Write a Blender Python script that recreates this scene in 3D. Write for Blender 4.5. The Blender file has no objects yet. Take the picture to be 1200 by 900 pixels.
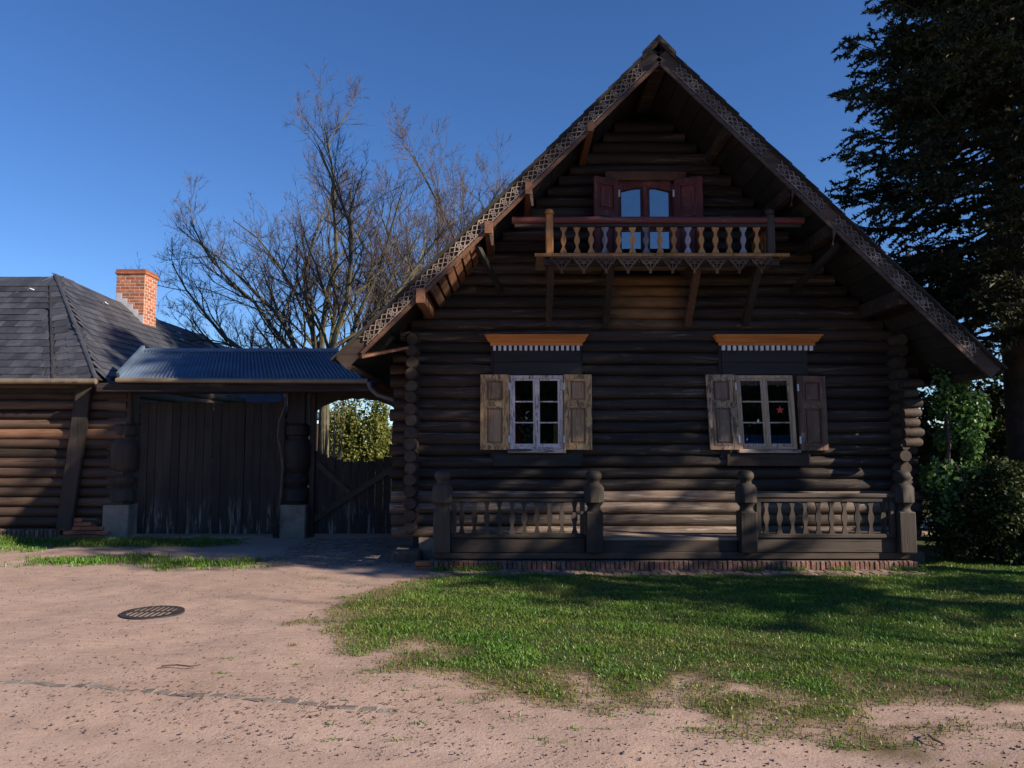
import bpy, math, random
import numpy as np
from mathutils import Vector, Matrix

random.seed(7)
rng = np.random.default_rng(7)
R = math.radians
PI = math.pi
scene = bpy.context.scene
COL = scene.collection

# ------------------------------------------------------------------ camera
cam = bpy.data.cameras.new('camera')
cam.sensor_width = 36.0
cam.lens = 27.0
cam.clip_end = 2000
cam_o = bpy.data.objects.new('camera', cam)
COL.objects.link(cam_o)
cam_o.location = (0, 0, 1.6)
cam_o.rotation_euler = (R(94.5), 0, 0)
scene.camera = cam_o

# ------------------------------------------------------------------ light
SUN_EL, SUN_AZ = R(25.0), R(114.5)          # azimuth clockwise from +Y
SUN_DIR = Vector((math.cos(SUN_EL) * math.sin(SUN_AZ), math.cos(SUN_EL) * math.cos(SUN_AZ), math.sin(SUN_EL)))
world = bpy.data.worlds.new('World')
scene.world = world
world.use_nodes = True
wn, wl = world.node_tree.nodes, world.node_tree.links
for n in list(wn):
    wn.remove(n)
wo = wn.new('ShaderNodeOutputWorld')
wb = wn.new('ShaderNodeBackground')
sk = wn.new('ShaderNodeTexSky')
sk.sky_type = 'NISHITA'
sk.sun_disc = False
sk.sun_elevation = SUN_EL
sk.sun_rotation = SUN_AZ
sk.altitude = 1500
sk.air_density = 1.0
sk.dust_density = 0.0
sk.ozone_density = 4.5
wb.inputs['Strength'].default_value = 0.085
hs = wn.new('ShaderNodeHueSaturation')
hs.inputs['Saturation'].default_value = 1.14
hs.inputs['Hue'].default_value = 0.508
wl.new(sk.outputs[0], hs.inputs['Color'])
wl.new(hs.outputs[0], wb.inputs[0])
wl.new(wb.outputs[0], wo.inputs[0])
sun = bpy.data.lights.new('sun', 'SUN')
sun.energy = 5.0
sun.angle = R(0.5)
sun.color = (1.0, 0.86, 0.70)
sun_o = bpy.data.objects.new('sun', sun)
COL.objects.link(sun_o)
sun_o.location = (30, -15, 20)
sun_o.rotation_euler = SUN_DIR.to_track_quat('Z', 'Y').to_euler()
scene.view_settings.view_transform = 'Standard'
scene.view_settings.look = 'None'
scene.view_settings.exposure = 0.85
scene.view_settings.gamma = 1.0

# ------------------------------------------------------------------ mesh helper
class MB:
    def __init__(self, M=None):
        self.v, self.f, self.M = [], [], M

    def add(self, vs, fs):
        b = len(self.v)
        if self.M is not None:
            vs = [tuple(self.M @ Vector(p)) for p in vs]
        self.v.extend([tuple(p) for p in vs])
        self.f.extend([tuple(i + b for i in q) for q in fs])

    def box(self, x0, x1, y0, y1, z0, z1, b=0.0):
        if b <= 0:
            vs = [(x0, y0, z0), (x1, y0, z0), (x1, y1, z0), (x0, y1, z0), (x0, y0, z1), (x1, y0, z1), (x1, y1, z1), (x0, y1, z1)]
            self.add(vs, [(0, 3, 2, 1), (4, 5, 6, 7), (0, 1, 5, 4), (1, 2, 6, 5), (2, 3, 7, 6), (3, 0, 4, 7)])
            return
        # chamfered box
        vs, idx = [], {}
        for sx in (0, 1):
            for sy in (0, 1):
                for sz in (0, 1):
                    X, Y, Z = (x0, x1)[sx], (y0, y1)[sy], (z0, z1)[sz]
                    dx, dy, dz = (b, -b)[sx], (b, -b)[sy], (b, -b)[sz]
                    idx[(sx, sy, sz)] = len(vs)
                    vs += [(X, Y + dy, Z + dz), (X + dx, Y, Z + dz), (X + dx, Y + dy, Z)]
        fs = []
        for a in range(3):
            o = [i for i in range(3) if i != a]
            for s in (0, 1):
                q = []
                for (p, r) in ((0, 0), (1, 0), (1, 1), (0, 1)):
                    k = [0, 0, 0]; k[a] = s; k[o[0]] = p; k[o[1]] = r
                    q.append(idx[tuple(k)] + a)
                fs.append(q)
        for a in range(3):
            o = [i for i in range(3) if i != a]
            for p in (0, 1):
                for r in (0, 1):
                    k0 = [0, 0, 0]; k0[o[0]] = p; k0[o[1]] = r
                    k1 = list(k0); k1[a] = 1
                    i0, i1 = idx[tuple(k0)], idx[tuple(k1)]
                    fs.append([i0 + o[0], i0 + o[1], i1 + o[1], i1 + o[0]])
        for k, i in idx.items():
            fs.append([i, i + 1, i + 2])
        self.add(vs, fs)

    def bar(self, p0, p1, w, h, up=(0, 0, 1)):
        p0, p1 = Vector(p0), Vector(p1)
        d = (p1 - p0).normalized()
        s = d.cross(Vector(up))
        if s.length < 1e-4:
            s = d.cross(Vector((1, 0, 0)))
        s.normalize()
        u = s.cross(d)
        vs = []
        for p in (p0, p1):
            for a, c in ((-1, -1), (1, -1), (1, 1), (-1, 1)):
                vs.append(tuple(p + s * (a * w / 2) + u * (c * h / 2)))
        self.add(vs, [(3, 2, 1, 0), (4, 5, 6, 7), (0, 1, 5, 4), (1, 2, 6, 5), (2, 3, 7, 6), (3, 0, 4, 7)])

    def tube(self, pts, radii, n=8, cap=True):
        pts = [Vector(p) for p in pts]
        if not hasattr(radii, '__len__'):
            radii = [radii] * len(pts)
        vs, fs = [], []
        ref = None
        for i, p in enumerate(pts):
            d = (pts[min(i + 1, len(pts) - 1)] - pts[max(i - 1, 0)])
            if d.length < 1e-9:
                d = Vector((0, 0, 1))
            d.normalize()
            if ref is None:
                ref = Vector((0, 0, 1)) if abs(d.z) < 0.9 else Vector((1, 0, 0))
            s = d.cross(ref).normalized()
            u = s.cross(d).normalized()
            ref = u
            for k in range(n):
                a = 2 * PI * k / n
                vs.append(tuple(p + (s * math.cos(a) + u * math.sin(a)) * radii[i]))
        for i in range(len(pts) - 1):
            for k in range(n):
                k2 = (k + 1) % n
                fs.append((i * n + k, i * n + k2, (i + 1) * n + k2, (i + 1) * n + k))
        if cap:
            fs.append(tuple(range(n - 1, -1, -1)))
            m = (len(pts) - 1) * n
            fs.append(tuple(range(m, m + n)))
        self.add(vs, fs)

    def lathe(self, cx, cy, prof, n=12, sq=None, ph=0):
        """prof = [(z, r)], n sides, ph rotates"""
        vs, fs = [], []
        for z, r in prof:
            for k in range(n):
                a = 2 * PI * k / n + ph
                vs.append((cx + r * math.cos(a), cy + r * math.sin(a), z))
        for i in range(len(prof) - 1):
            for k in range(n):
                k2 = (k + 1) % n
                fs.append((i * n + k, i * n + k2, (i + 1) * n + k2, (i + 1) * n + k))
        fs.append(tuple(range(n - 1, -1, -1)))
        m = (len(prof) - 1) * n
        fs.append(tuple(range(m, m + n)))
        self.add(vs, fs)

    def prism(self, poly, y0, y1):
        """poly in (x, z), extruded along y"""
        n = len(poly)
        vs = [(x, y0, z) for x, z in poly] + [(x, y1, z) for x, z in poly]
        fs = [tuple(range(n)), tuple(range(2 * n - 1, n - 1, -1))]
        for i in range(n):
            j = (i + 1) % n
            fs.append((i, i + n, j + n, j))
        self.add(vs, fs)

    def mesh(self, name, mat=None, smooth=False):
        me = bpy.data.meshes.new(name)
        me.from_pydata(self.v, [], self.f)
        if mat:
            me.materials.append(mat)
        if smooth:
            me.polygons.foreach_set('use_smooth', [True] * len(me.polygons))
            try:
                me.set_sharp_from_angle(angle=R(42))
            except Exception:
                pass
        me.update()
        return me


WPOS = {}


def obj(name, me, parent=None, loc=(0, 0, 0), rot=None, scale=None, label=None, kind=None):
    """link a mesh as an object; loc is a world place, parents are never rotated"""
    o = bpy.data.objects.new(name, me)
    COL.objects.link(o)
    base = Vector((0, 0, 0))
    if parent is not None:
        o.parent = parent
        base = WPOS[parent]
    o.location = Vector(loc) - base
    WPOS[o] = Vector(loc)
    if rot is not None:
        o.rotation_euler = rot
    if scale is not None:
        o.scale = scale
    if label:
        o['label'] = label
    if kind:
        o['kind'] = kind
    return o


def put(mb, name, mat, parent=None, smooth=False, label=None, kind=None, loc=(0, 0, 0)):
    return obj(name, mb.mesh(name, mat, smooth), parent, loc, label=label, kind=kind)


def part(mb, name, mat, parent, smooth=False, **k):
    """mesh given in world coordinates, origin at its parent's base"""
    base = WPOS[parent]
    mb.v = [(p[0] - base.x, p[1] - base.y, p[2] - base.z) for p in mb.v]
    return put(mb, name, mat, parent, smooth, loc=base, **k)


def thing(name, label, cat, loc=(0, 0, 0), group=None):
    o = bpy.data.objects.new(name, None)
    COL.objects.link(o)
    o.location = loc
    o.empty_display_size = 0.2
    WPOS[o] = Vector(loc)
    o['label'] = label
    o['category'] = cat
    if group:
        o['group'] = group
    return o


def tag(o, label, cat, group=None):
    o['label'] = label
    o['category'] = cat
    if group:
        o['group'] = group
    return o


def dup(root, loc, rz=0.0, sc=1.0, label=None, group=None):
    r = root.copy()
    COL.objects.link(r)
    r.location = loc
    r.rotation_euler = (0, 0, rz)
    r.scale = (sc, sc, sc)
    if label:
        r['label'] = label
    if group:
        r['group'] = group
    elif 'group' in r:
        del r['group']
    for ch in list(root.children):
        c = ch.copy()
        COL.objects.link(c)
        c.parent = r
        for g in list(ch.children):
            d = g.copy()
            COL.objects.link(d)
            d.parent = c
    return r


def np_mesh(name, verts, faces_flat, n_per, mat, smooth=False):
    """fast mesh from numpy arrays, all faces with n_per corners"""
    me = bpy.data.meshes.new(name)
    nf = len(faces_flat) // n_per
    me.vertices.add(len(verts))
    me.vertices.foreach_set('co', np.asarray(verts, dtype=np.float32).ravel())
    me.loops.add(nf * n_per)
    me.loops.foreach_set('vertex_index', np.asarray(faces_flat, dtype=np.int32))
    me.polygons.add(nf)
    me.polygons.foreach_set('loop_start', np.arange(0, nf * n_per, n_per, dtype=np.int32))
    if smooth:
        me.polygons.foreach_set('use_smooth', np.ones(nf, dtype=bool))
    me.update(calc_edges=True)
    me.validate()
    if mat:
        me.materials.append(mat)
    return me


def vnoise(x, y, seed=0):
    """smooth value noise in 0..1 on numpy arrays"""
    def h(i, j):
        n = (i * 374761393 + j * 668265263 + seed * 974711) & 0xFFFFFFFF
        n = ((n ^ (n >> 13)) * 1274126177) & 0xFFFFFFFF
        return ((n ^ (n >> 16)) & 0xFFFF) / 65535.0
    x = np.asarray(x, float); y = np.asarray(y, float)
    xi = np.floor(x).astype(np.int64); yi = np.floor(y).astype(np.int64)
    fx = x - xi; fy = y - yi
    fx = fx * fx * (3 - 2 * fx); fy = fy * fy * (3 - 2 * fy)
    return ((h(xi, yi) * (1 - fx) + h(xi + 1, yi) * fx) * (1 - fy) + (h(xi, yi + 1) * (1 - fx) + h(xi + 1, yi + 1) * fx) * fy)


def fbm(x, y, seed=0, o=4):
    s, a, t = 0, 1.0, 0
    for k in range(o):
        s = s + a * vnoise(x * 2 ** k, y * 2 ** k, seed + k * 17)
        t += a
        a *= 0.5
    return s / t

# ------------------------------------------------------------------ materials
def new_mat(name):
    m = bpy.data.materials.new(name)
    m.use_nodes = True
    nt = m.node_tree
    b = nt.nodes['Principled BSDF']
    b.inputs['Roughness'].default_value = 0.8
    return m, nt, b


def nd(nt, t, **k):
    n = nt.nodes.new(t)
    for a, v in k.items():
        setattr(n, a, v)
    return n


def lk(nt, a, b):
    nt.links.new(a, b)


def ramp(nt, src, stops):
    r = nd(nt, 'ShaderNodeValToRGB')
    e = r.color_ramp.elements
    while len(e) < len(stops):
        e.new(0.5)
    for i, (p, c) in enumerate(stops):
        e[i].position = p
        e[i].color = (c[0], c[1], c[2], 1) if hasattr(c, '__len__') else (c, c, c, 1)
    lk(nt, src, r.inputs[0])
    return r.outputs[0]


def mix(nt, fac, a, b, mode='MIX'):
    m = nd(nt, 'ShaderNodeMix', data_type='RGBA', blend_type=mode)
    for sock, v in ((m.inputs[0], fac), (m.inputs[6], a), (m.inputs[7], b)):
        if isinstance(v, (int, float)):
            sock.default_value = v
        elif isinstance(v, tuple):
            sock.default_value = (v[0], v[1], v[2], 1)
        else:
            lk(nt, v, sock)
    return m.outputs[2]


def math_n(nt, op, a, b=None):
    m = nd(nt, 'ShaderNodeMath', operation=op)
    for s, v in ((m.inputs[0], a), (m.inputs[1], b)):
        if v is None:
            continue
        if isinstance(v, (int, float)):
            s.default_value = v
        else:
            lk(nt, v, s)
    return m.outputs[0]


def coords(nt, scale, rand=True):
    g = nd(nt, 'ShaderNodeNewGeometry')
    src = g.outputs['Position']
    if rand:
        oi = nd(nt, 'ShaderNodeObjectInfo')
        mm = nd(nt, 'ShaderNodeVectorMath', operation='MULTIPLY_ADD')
        cx = nd(nt, 'ShaderNodeCombineXYZ')
        for i in range(3):
            lk(nt, oi.outputs['Random'], cx.inputs[i])
        lk(nt, cx.outputs[0], mm.inputs[0])
        mm.inputs[1].default_value = (13.7, 7.3, 21.1)
        lk(nt, src, mm.inputs[2])
        src = mm.outputs[0]
    mp = nd(nt, 'ShaderNodeMapping')
    mp.inputs['Scale'].default_value = scale
    lk(nt, src, mp.inputs[0])
    return mp.outputs[0]


def noise(nt, vec, scale=1.0, detail=5, rough=0.6, dist=0.0):
    n = nd(nt, 'ShaderNodeTexNoise')
    n.inputs['Scale'].default_value = scale
    n.inputs['Detail'].default_value = detail
    n.inputs['Roughness'].default_value = rough
    n.inputs['Distortion'].default_value = dist
    lk(nt, vec, n.inputs['Vector'])
    return n.outputs['Fac']


def bump(nt, b, h, strength=0.4, dist=0.01):
    n = nd(nt, 'ShaderNodeBump')
    n.inputs['Strength'].default_value = strength
    n.inputs['Distance'].default_value = dist
    lk(nt, h, n.inputs['Height'])
    lk(nt, n.outputs[0], b.inputs['Normal'])


def wood(name, c1, c2, axis='x', rough=0.75, peel=None, peel_amt=0.5, var=0.35, crack=0.6, bstr=0.5):
    m, nt, b = new_mat(name)
    lo, hi = 0.7, 13.0
    sc = {'x': (lo, hi, hi), 'y': (hi, lo, hi), 'z': (hi, hi, lo)}[axis]
    v = coords(nt, sc)
    g = noise(nt, v, 1.0, 8, 0.72, 0.6)
    col = ramp(nt, g, [(0.36, c1), (0.64, c2)])
    sc2 = {'x': (0.9, 3, 3), 'y': (3, .9, 3), 'z': (3, 3, .9)}[axis]
    blot = noise(nt, coords(nt, sc2), 1.0, 4, 0.6)
    col = mix(nt, ramp(nt, blot, [(0.35, 0.0), (0.7, 0.55)]), col, tuple(x * 1.7 + 0.01 for x in c2))
    if peel:
        pv = coords(nt, {'x': (1.1, 15, 15), 'y': (12, 3, 12), 'z': (20, 20, 5)}[axis])
        pn = noise(nt, pv, 1.0, 8, 0.72, 0.8)
        col = mix(nt, ramp(nt, pn, [(0.62 - peel_amt * .3, 0.0), (0.68 - peel_amt * .3, 1.0)]), col, peel)
    sc3 = {'x': (1.1, 60, 60), 'y': (60, 1.1, 60), 'z': (60, 60, 1.1)}[axis]
    ck = noise(nt, coords(nt, sc3), 1.0, 3, 0.55, 0.3)
    ckm = ramp(nt, ck, [(0.30, 1.0), (0.40, 0.0)])
    col = mix(nt, math_n(nt, 'MULTIPLY', ckm, crack), col, tuple(x * 0.25 for x in c1))
    oi = nd(nt, 'ShaderNodeObjectInfo')
    br = nd(nt, 'ShaderNodeMapRange')
    br.inputs['To Min'].default_value = 1 - var
    br.inputs['To Max'].default_value = 1 + var
    lk(nt, oi.outputs['Random'], br.inputs[0])
    hs = nd(nt, 'ShaderNodeHueSaturation')
    lk(nt, br.outputs[0], hs.inputs['Value'])
    lk(nt, col, hs.inputs['Color'])
    lk(nt, hs.outputs[0], b.inputs['Base Color'])
    b.inputs['Roughness'].default_value = rough
    hh = math_n(nt, 'SUBTRACT', g, math_n(nt, 'MULTIPLY', ckm, 0.6))
    bump(nt, b, hh, bstr, 0.012)
    return m


def plain(name, c1, c2, scale=6.0, rough=0.8, metal=0.0, bstr=0.3, bd=0.01, var=0.0, detail=6):
    m, nt, b = new_mat(name)
    n1 = noise(nt, coords(nt, (scale,) * 3), 1.0, detail, 0.65)
    col = ramp(nt, n1, [(0.3, c1), (0.7, c2)])
    if var:
        oi = nd(nt, 'ShaderNodeObjectInfo')
        br = nd(nt, 'ShaderNodeMapRange')
        br.inputs['To Min'].default_value = 1 - var
        br.inputs['To Max'].default_value = 1 + var
        lk(nt, oi.outputs['Random'], br.inputs[0])
        hs = nd(nt, 'ShaderNodeHueSaturation')
        lk(nt, br.outputs[0], hs.inputs['Value'])
        lk(nt, col, hs.inputs['Color'])
        col = hs.outputs[0]
    lk(nt, col, b.inputs['Base Color'])
    b.inputs['Roughness'].default_value = rough
    b.inputs['Metallic'].default_value = metal
    if bstr:
        bump(nt, b, noise(nt, coords(nt, (scale * 5,) * 3), 1.0, 4, 0.6), bstr, bd)
    return m


def leafy(name, c1, c2, rough=0.55, spec=0.3, trans=0.25, scale=2.0, tint=None):
    m, nt, b = new_mat(name)
    n1 = noise(nt, coords(nt, (scale,) * 3, rand=False), 1.0, 5, 0.7)
    n2 = noise(nt, coords(nt, (scale * 14,) * 3, rand=False), 1.0, 2, 0.6)
    f = math_n(nt, 'ADD', math_n(nt, 'MULTIPLY', n1, 0.5), math_n(nt, 'MULTIPLY', n2, 0.5))
    col = ramp(nt, f, [(0.36, c1), (0.62, c2)])
    if tint:
        n3 = noise(nt, coords(nt, (.55, .9, .9), rand=False), 1.0, 5, 0.7)
        n4 = noise(nt, coords(nt, (60, 60, 60), rand=False), 1.0, 1, 0.5)
        f3 = math_n(nt, 'ADD', math_n(nt, 'MULTIPLY', n3, 0.7), math_n(nt, 'MULTIPLY', n4, 0.3))
        col = mix(nt, ramp(nt, f3, [(0.44, 0.0), (0.62, 0.75)]), col, tint)
    lk(nt, col, b.inputs['Base Color'])
    b.inputs['Roughness'].default_value = rough
    b.inputs['Specular IOR Level'].default_value = spec
    if trans:
        tr = nd(nt, 'ShaderNodeBsdfTranslucent')
        lk(nt, col, tr.inputs[0])
        ms = nd(nt, 'ShaderNodeMixShader')
        ms.inputs[0].default_value = trans
        lk(nt, b.outputs[0], ms.inputs[1])
        lk(nt, tr.outputs[0], ms.inputs[2])
        lk(nt, ms.outputs[0], nt.nodes['Material Output'].inputs[0])
    return m


W_LOG = wood('dark_log', (0.0095, 0.0060, 0.0042), (0.040, 0.0245, 0.0165), 'x', crack=1.0, var=0.55, peel=(0.115, 0.088, 0.070), peel_amt=0.22)  # grey streaks stand in for sky highlights along the log tops
W_LOGW = wood('weathered_log', (0.020, 0.014, 0.0105), (0.145, 0.103, 0.076), 'x', crack=1.0, var=0.5, peel=(0.25, 0.20, 0.16), peel_amt=0.3)
W_LOGY = wood('dark_log_along', (0.015, 0.0095, 0.0068), (0.055, 0.036, 0.025), 'y')
W_SHED = wood('shed_log', (0.020, 0.012, 0.008), (0.078, 0.044, 0.028), 'x', crack=1.0, var=0.7)
W_SHEDB = wood('sunlit_shed_log', (0.10, 0.048, 0.024), (0.24, 0.125, 0.068), 'x', crack=0.9, var=0.3)  # for one brighter orange log, sun on the wall put into its colour
W_DARKZ = wood('dark_upright', (0.016, 0.011, 0.008), (0.045, 0.030, 0.022), 'z')
W_POST = wood('weathered_post', (0.017, 0.012, 0.009), (0.050, 0.035, 0.025), 'z', crack=0.9)
W_RAIL = wood('weathered_rail', (0.017, 0.012, 0.009), (0.050, 0.035, 0.025), 'x', crack=0.9)
W_BOARD = wood('flat_dark_board', (0.012, 0.011, 0.0105), (0.024, 0.021, 0.019), 'x', bstr=0.25)
W_BARGE = wood('barge_brown', (0.022, 0.012, 0.008), (0.070, 0.040, 0.027), 'x', crack=0.7)
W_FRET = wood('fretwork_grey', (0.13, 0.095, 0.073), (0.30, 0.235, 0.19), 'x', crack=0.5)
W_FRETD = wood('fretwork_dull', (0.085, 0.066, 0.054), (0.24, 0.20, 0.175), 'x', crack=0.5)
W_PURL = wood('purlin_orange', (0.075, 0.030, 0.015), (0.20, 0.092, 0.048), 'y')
W_RED = wood('faded_red', (0.12, 0.026, 0.026), (0.20, 0.055, 0.050), 'x', peel=(0.28, 0.15, 0.12), peel_amt=0.25)
W_REDZ = wood('faded_red_upright', (0.075, 0.017, 0.017), (0.13, 0.034, 0.031), 'z', peel=(0.22, 0.10, 0.08), peel_amt=0.2)
W_OCHRE = wood('ochre_paint', (0.46, 0.150, 0.034), (0.64, 0.24, 0.06), 'x', peel=(0.35, 0.15, 0.07), peel_amt=0.15, var=0.1, crack=0.4)
W_BAL = wood('baluster_ochre', (0.22, 0.088, 0.022), (0.42, 0.19, 0.055), 'z', peel=(0.30, 0.25, 0.20), peel_amt=0.12)
W_BALG = wood('baluster_grey', (0.14, 0.14, 0.165), (0.32, 0.31, 0.34), 'z', peel=(0.22, 0.16, 0.07), peel_amt=0.25)
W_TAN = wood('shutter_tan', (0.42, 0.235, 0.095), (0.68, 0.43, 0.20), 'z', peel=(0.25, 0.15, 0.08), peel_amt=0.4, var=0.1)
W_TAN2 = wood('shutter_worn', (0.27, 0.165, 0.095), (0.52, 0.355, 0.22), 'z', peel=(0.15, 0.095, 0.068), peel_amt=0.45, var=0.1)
W_TANP = wood('shutter_tan_panel', (0.19, 0.11, 0.058), (0.36, 0.225, 0.125), 'z', peel=(0.42, 0.27, 0.15), peel_amt=0.25, var=0.1)  # darker than the frame, recess shade put into the panel tone
W_TAN2P = wood('shutter_worn_panel', (0.10, 0.066, 0.046), (0.22, 0.15, 0.105), 'z', peel=(0.30, 0.22, 0.16), peel_amt=0.25, var=0.1)  # recess shade of the worn shutter's panels, put into the colour
W_BROWNS = wood('shutter_brown', (0.075, 0.040, 0.026), (0.18, 0.100, 0.066), 'z', peel=(0.42, 0.34, 0.28), peel_amt=0.1, var=0.1)
W_WHITE = wood('white_paint_worn', (0.46, 0.38, 0.36), (0.66, 0.57, 0.54), 'z', peel=(0.26, 0.15, 0.10), peel_amt=0.28, var=0.05)
W_TANF = wood('window_frame_tan', (0.36, 0.22, 0.12), (0.58, 0.38, 0.22), 'z', peel=(0.55, 0.47, 0.40), peel_amt=0.3, var=0.05)
W_SASH2 = wood('sash_cream_worn', (0.34, 0.24, 0.165), (0.56, 0.44, 0.34), 'z', peel=(0.22, 0.13, 0.075), peel_amt=0.3, var=0.05)
W_SILL = wood('bare_sill', (0.24, 0.18, 0.15), (0.50, 0.40, 0.34), 'x', peel=(0.12, 0.08, 0.06), peel_amt=0.4, var=0.1)
W_DENT = wood('dentil_white', (0.68, 0.62, 0.60), (0.80, 0.75, 0.72), 'z', var=0.12, crack=0.3)
W_PLANK = wood('gate_plank', (0.010, 0.007, 0.0055), (0.032, 0.022, 0.016), 'z', crack=0.9)
nt = W_PLANK.node_tree
_b = nt.nodes['Principled BSDF']
_src = _b.inputs['Base Color'].links[0].from_socket
_g = nd(nt, 'ShaderNodeNewGeometry')
_sp = nd(nt, 'ShaderNodeSeparateXYZ')
lk(nt, _g.outputs['Position'], _sp.inputs[0])
_mr = nd(nt, 'ShaderNodeMapRange')
_mr.inputs['From Min'].default_value = 0.75
_mr.inputs['From Max'].default_value = 0.05
lk(nt, _sp.outputs['Z'], _mr.inputs[0])
_st = noise(nt, coords(nt, (9, 9, 1.0)), 1.0, 6, 0.7, 0.3)
_am = math_n(nt, 'MULTIPLY', _mr.outputs[0], ramp(nt, _st, [(0.53, 0.0), (0.63, 1.0)]))
lk(nt, mix(nt, _am, _src, (0.34, 0.30, 0.26)), _b.inputs['Base Color'])
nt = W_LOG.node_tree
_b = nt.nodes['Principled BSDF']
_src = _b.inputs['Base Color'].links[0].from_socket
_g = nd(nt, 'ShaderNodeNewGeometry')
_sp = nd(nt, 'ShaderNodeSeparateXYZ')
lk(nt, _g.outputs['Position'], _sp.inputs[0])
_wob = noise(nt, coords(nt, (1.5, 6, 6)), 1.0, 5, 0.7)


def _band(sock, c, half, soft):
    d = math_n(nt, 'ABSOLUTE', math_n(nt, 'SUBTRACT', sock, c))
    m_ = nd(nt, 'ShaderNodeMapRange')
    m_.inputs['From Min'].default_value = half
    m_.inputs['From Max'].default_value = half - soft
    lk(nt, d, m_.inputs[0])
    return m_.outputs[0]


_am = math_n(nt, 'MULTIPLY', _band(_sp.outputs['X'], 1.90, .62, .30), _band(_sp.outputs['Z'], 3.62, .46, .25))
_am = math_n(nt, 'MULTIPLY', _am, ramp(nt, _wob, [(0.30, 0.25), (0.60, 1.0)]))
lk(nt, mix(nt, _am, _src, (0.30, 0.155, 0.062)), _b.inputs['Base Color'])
W_DECK = wood('deck_board', (0.07, 0.053, 0.040), (0.25, 0.19, 0.15), 'x', crack=1.0, var=0.5)
M_SLATE = plain('slate', (0.024, 0.026, 0.033), (0.064, 0.066, 0.078), 3.0, 0.55, var=0.35, bstr=0.4)
M_BRICK = plain('red_brick', (0.24, 0.075, 0.036), (0.43, 0.155, 0.08), 9.0, 0.85, var=0.30, bstr=0.7)
M_BRICKD = plain('weathered_brick', (0.11, 0.055, 0.040), (0.25, 0.14, 0.105), 11.0, 0.9, var=0.40, bstr=0.8)
M_BRICKR = plain('dull_red_brick', (0.16, 0.055, 0.034), (0.30, 0.115, 0.075), 9.0, 0.9, var=0.35, bstr=0.7)
M_PAVE = plain('paving_brick', (0.16, 0.11, 0.085), (0.30, 0.21, 0.165), 9.0, 0.9, var=0.3, bstr=0.7)
M_MORTAR = plain('mortar', (0.34, 0.30, 0.26), (0.50, 0.45, 0.40), 14.0, 0.95)
M_MORTARD = plain('dirty_mortar', (0.09, 0.075, 0.06), (0.19, 0.16, 0.13), 14.0, 0.95)
M_SOIL = plain('joint_soil', (0.08, 0.06, 0.045), (0.15, 0.115, 0.085), 14.0, 0.95)
M_STONE = plain('plinth_stone', (0.17, 0.14, 0.11), (0.32, 0.265, 0.21), 5.0, 0.9, bstr=0.6)
M_COBBLE = plain('granite_sett', (0.115, 0.098, 0.085), (0.24, 0.205, 0.18), 12.0, 0.85, var=0.25, bstr=0.6)
M_ZINC = plain('zinc', (0.40, 0.41, 0.43), (0.58, 0.59, 0.60), 4.0, 0.5, 0.3, bstr=0.1)
M_PIPE = plain('dull_pipe', (0.13, 0.12, 0.11), (0.22, 0.20, 0.18), 4.0, 0.6, 0.3, bstr=0.1)
M_GUT = plain('gutter_bronze', (0.20, 0.15, 0.10), (0.32, 0.25, 0.17), 4.0, 0.5, 0.4, bstr=0.1)
M_IRON = plain('cast_iron', (0.030, 0.028, 0.028), (0.075, 0.065, 0.060), 9.0, 0.6, 0.5)
M_WHOOK = plain('white_hook', (0.62, 0.62, 0.62), (0.78, 0.78, 0.78), 9.0, 0.5)
M_PLASTER = plain('interior_plaster', (0.16, 0.14, 0.13), (0.22, 0.20, 0.18), 3.0, 0.9)
M_REDC = plain('red_cloth', (0.35, 0.03, 0.03), (0.50, 0.06, 0.05), 9.0, 0.9)
M_STAR = plain('red_star_paper', (0.60, 0.045, 0.035), (0.72, 0.08, 0.055), 9.0, 0.7, bstr=0)
M_BLUEC = plain('blue_cloth', (0.06, 0.20, 0.62), (0.10, 0.28, 0.75), 9.0, 0.9)
M_YELG = plain('yellow_green_cloth', (0.52, 0.56, 0.16), (0.68, 0.70, 0.30), 14.0, 0.8)
M_PETAL = plain('pale_petal', (0.62, 0.45, 0.46), (0.80, 0.66, 0.66), 30.0, 0.7, bstr=0)
M_BARK = plain('mossy_bark', (0.045, 0.040, 0.024), (0.13, 0.118, 0.062), 5.0, 0.9, bstr=0.8, bd=0.02)
M_TWIG = plain('twig_bark', (0.050, 0.034, 0.034), (0.105, 0.075, 0.070), 5.0, 0.85, bstr=0)
M_BARKD = plain('conifer_bark', (0.045, 0.032, 0.024), (0.11, 0.078, 0.058), 5.0, 0.95, bstr=1.0, bd=0.03)
M_NEEDLE = leafy('needles', (0.012, 0.016, 0.009), (0.085, 0.082, 0.030), 0.6, 0.25, 0.12, 0.9)
M_LEAF = leafy('hedge_leaf', (0.012, 0.025, 0.007), (0.058, 0.082, 0.023), 0.5, 0.2, 0.2, 1.6)
M_IVY = leafy('ivy_leaf', (0.030, 0.090, 0.018), (0.13, 0.25, 0.06), 0.4, 0.5, 0.25, 3.0)
M_BUSH = leafy('yard_bush_leaf', (0.075, 0.095, 0.018), (0.24, 0.26, 0.065), 0.6, 0.3, 0.35, 2.0)
M_GRASS = leafy('grass_blade', (0.030, 0.125, 0.009), (0.135, 0.290, 0.030), 0.45, 0.5, 0.35, 1.3, (0.20, 0.205, 0.050))
M_DRY = leafy('dry_grass', (0.13, 0.105, 0.03), (0.26, 0.22, 0.08), 0.7, 0.2, 0.3, 2.0)
M_PEB = plain('grit', (0.05, 0.036, 0.03), (0.20, 0.15, 0.13), 25.0, 0.9, bstr=0)
M_STRAW = plain('dry_stalk', (0.20, 0.135, 0.08), (0.34, 0.25, 0.165), 9.0, 0.9, bstr=0)


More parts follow.
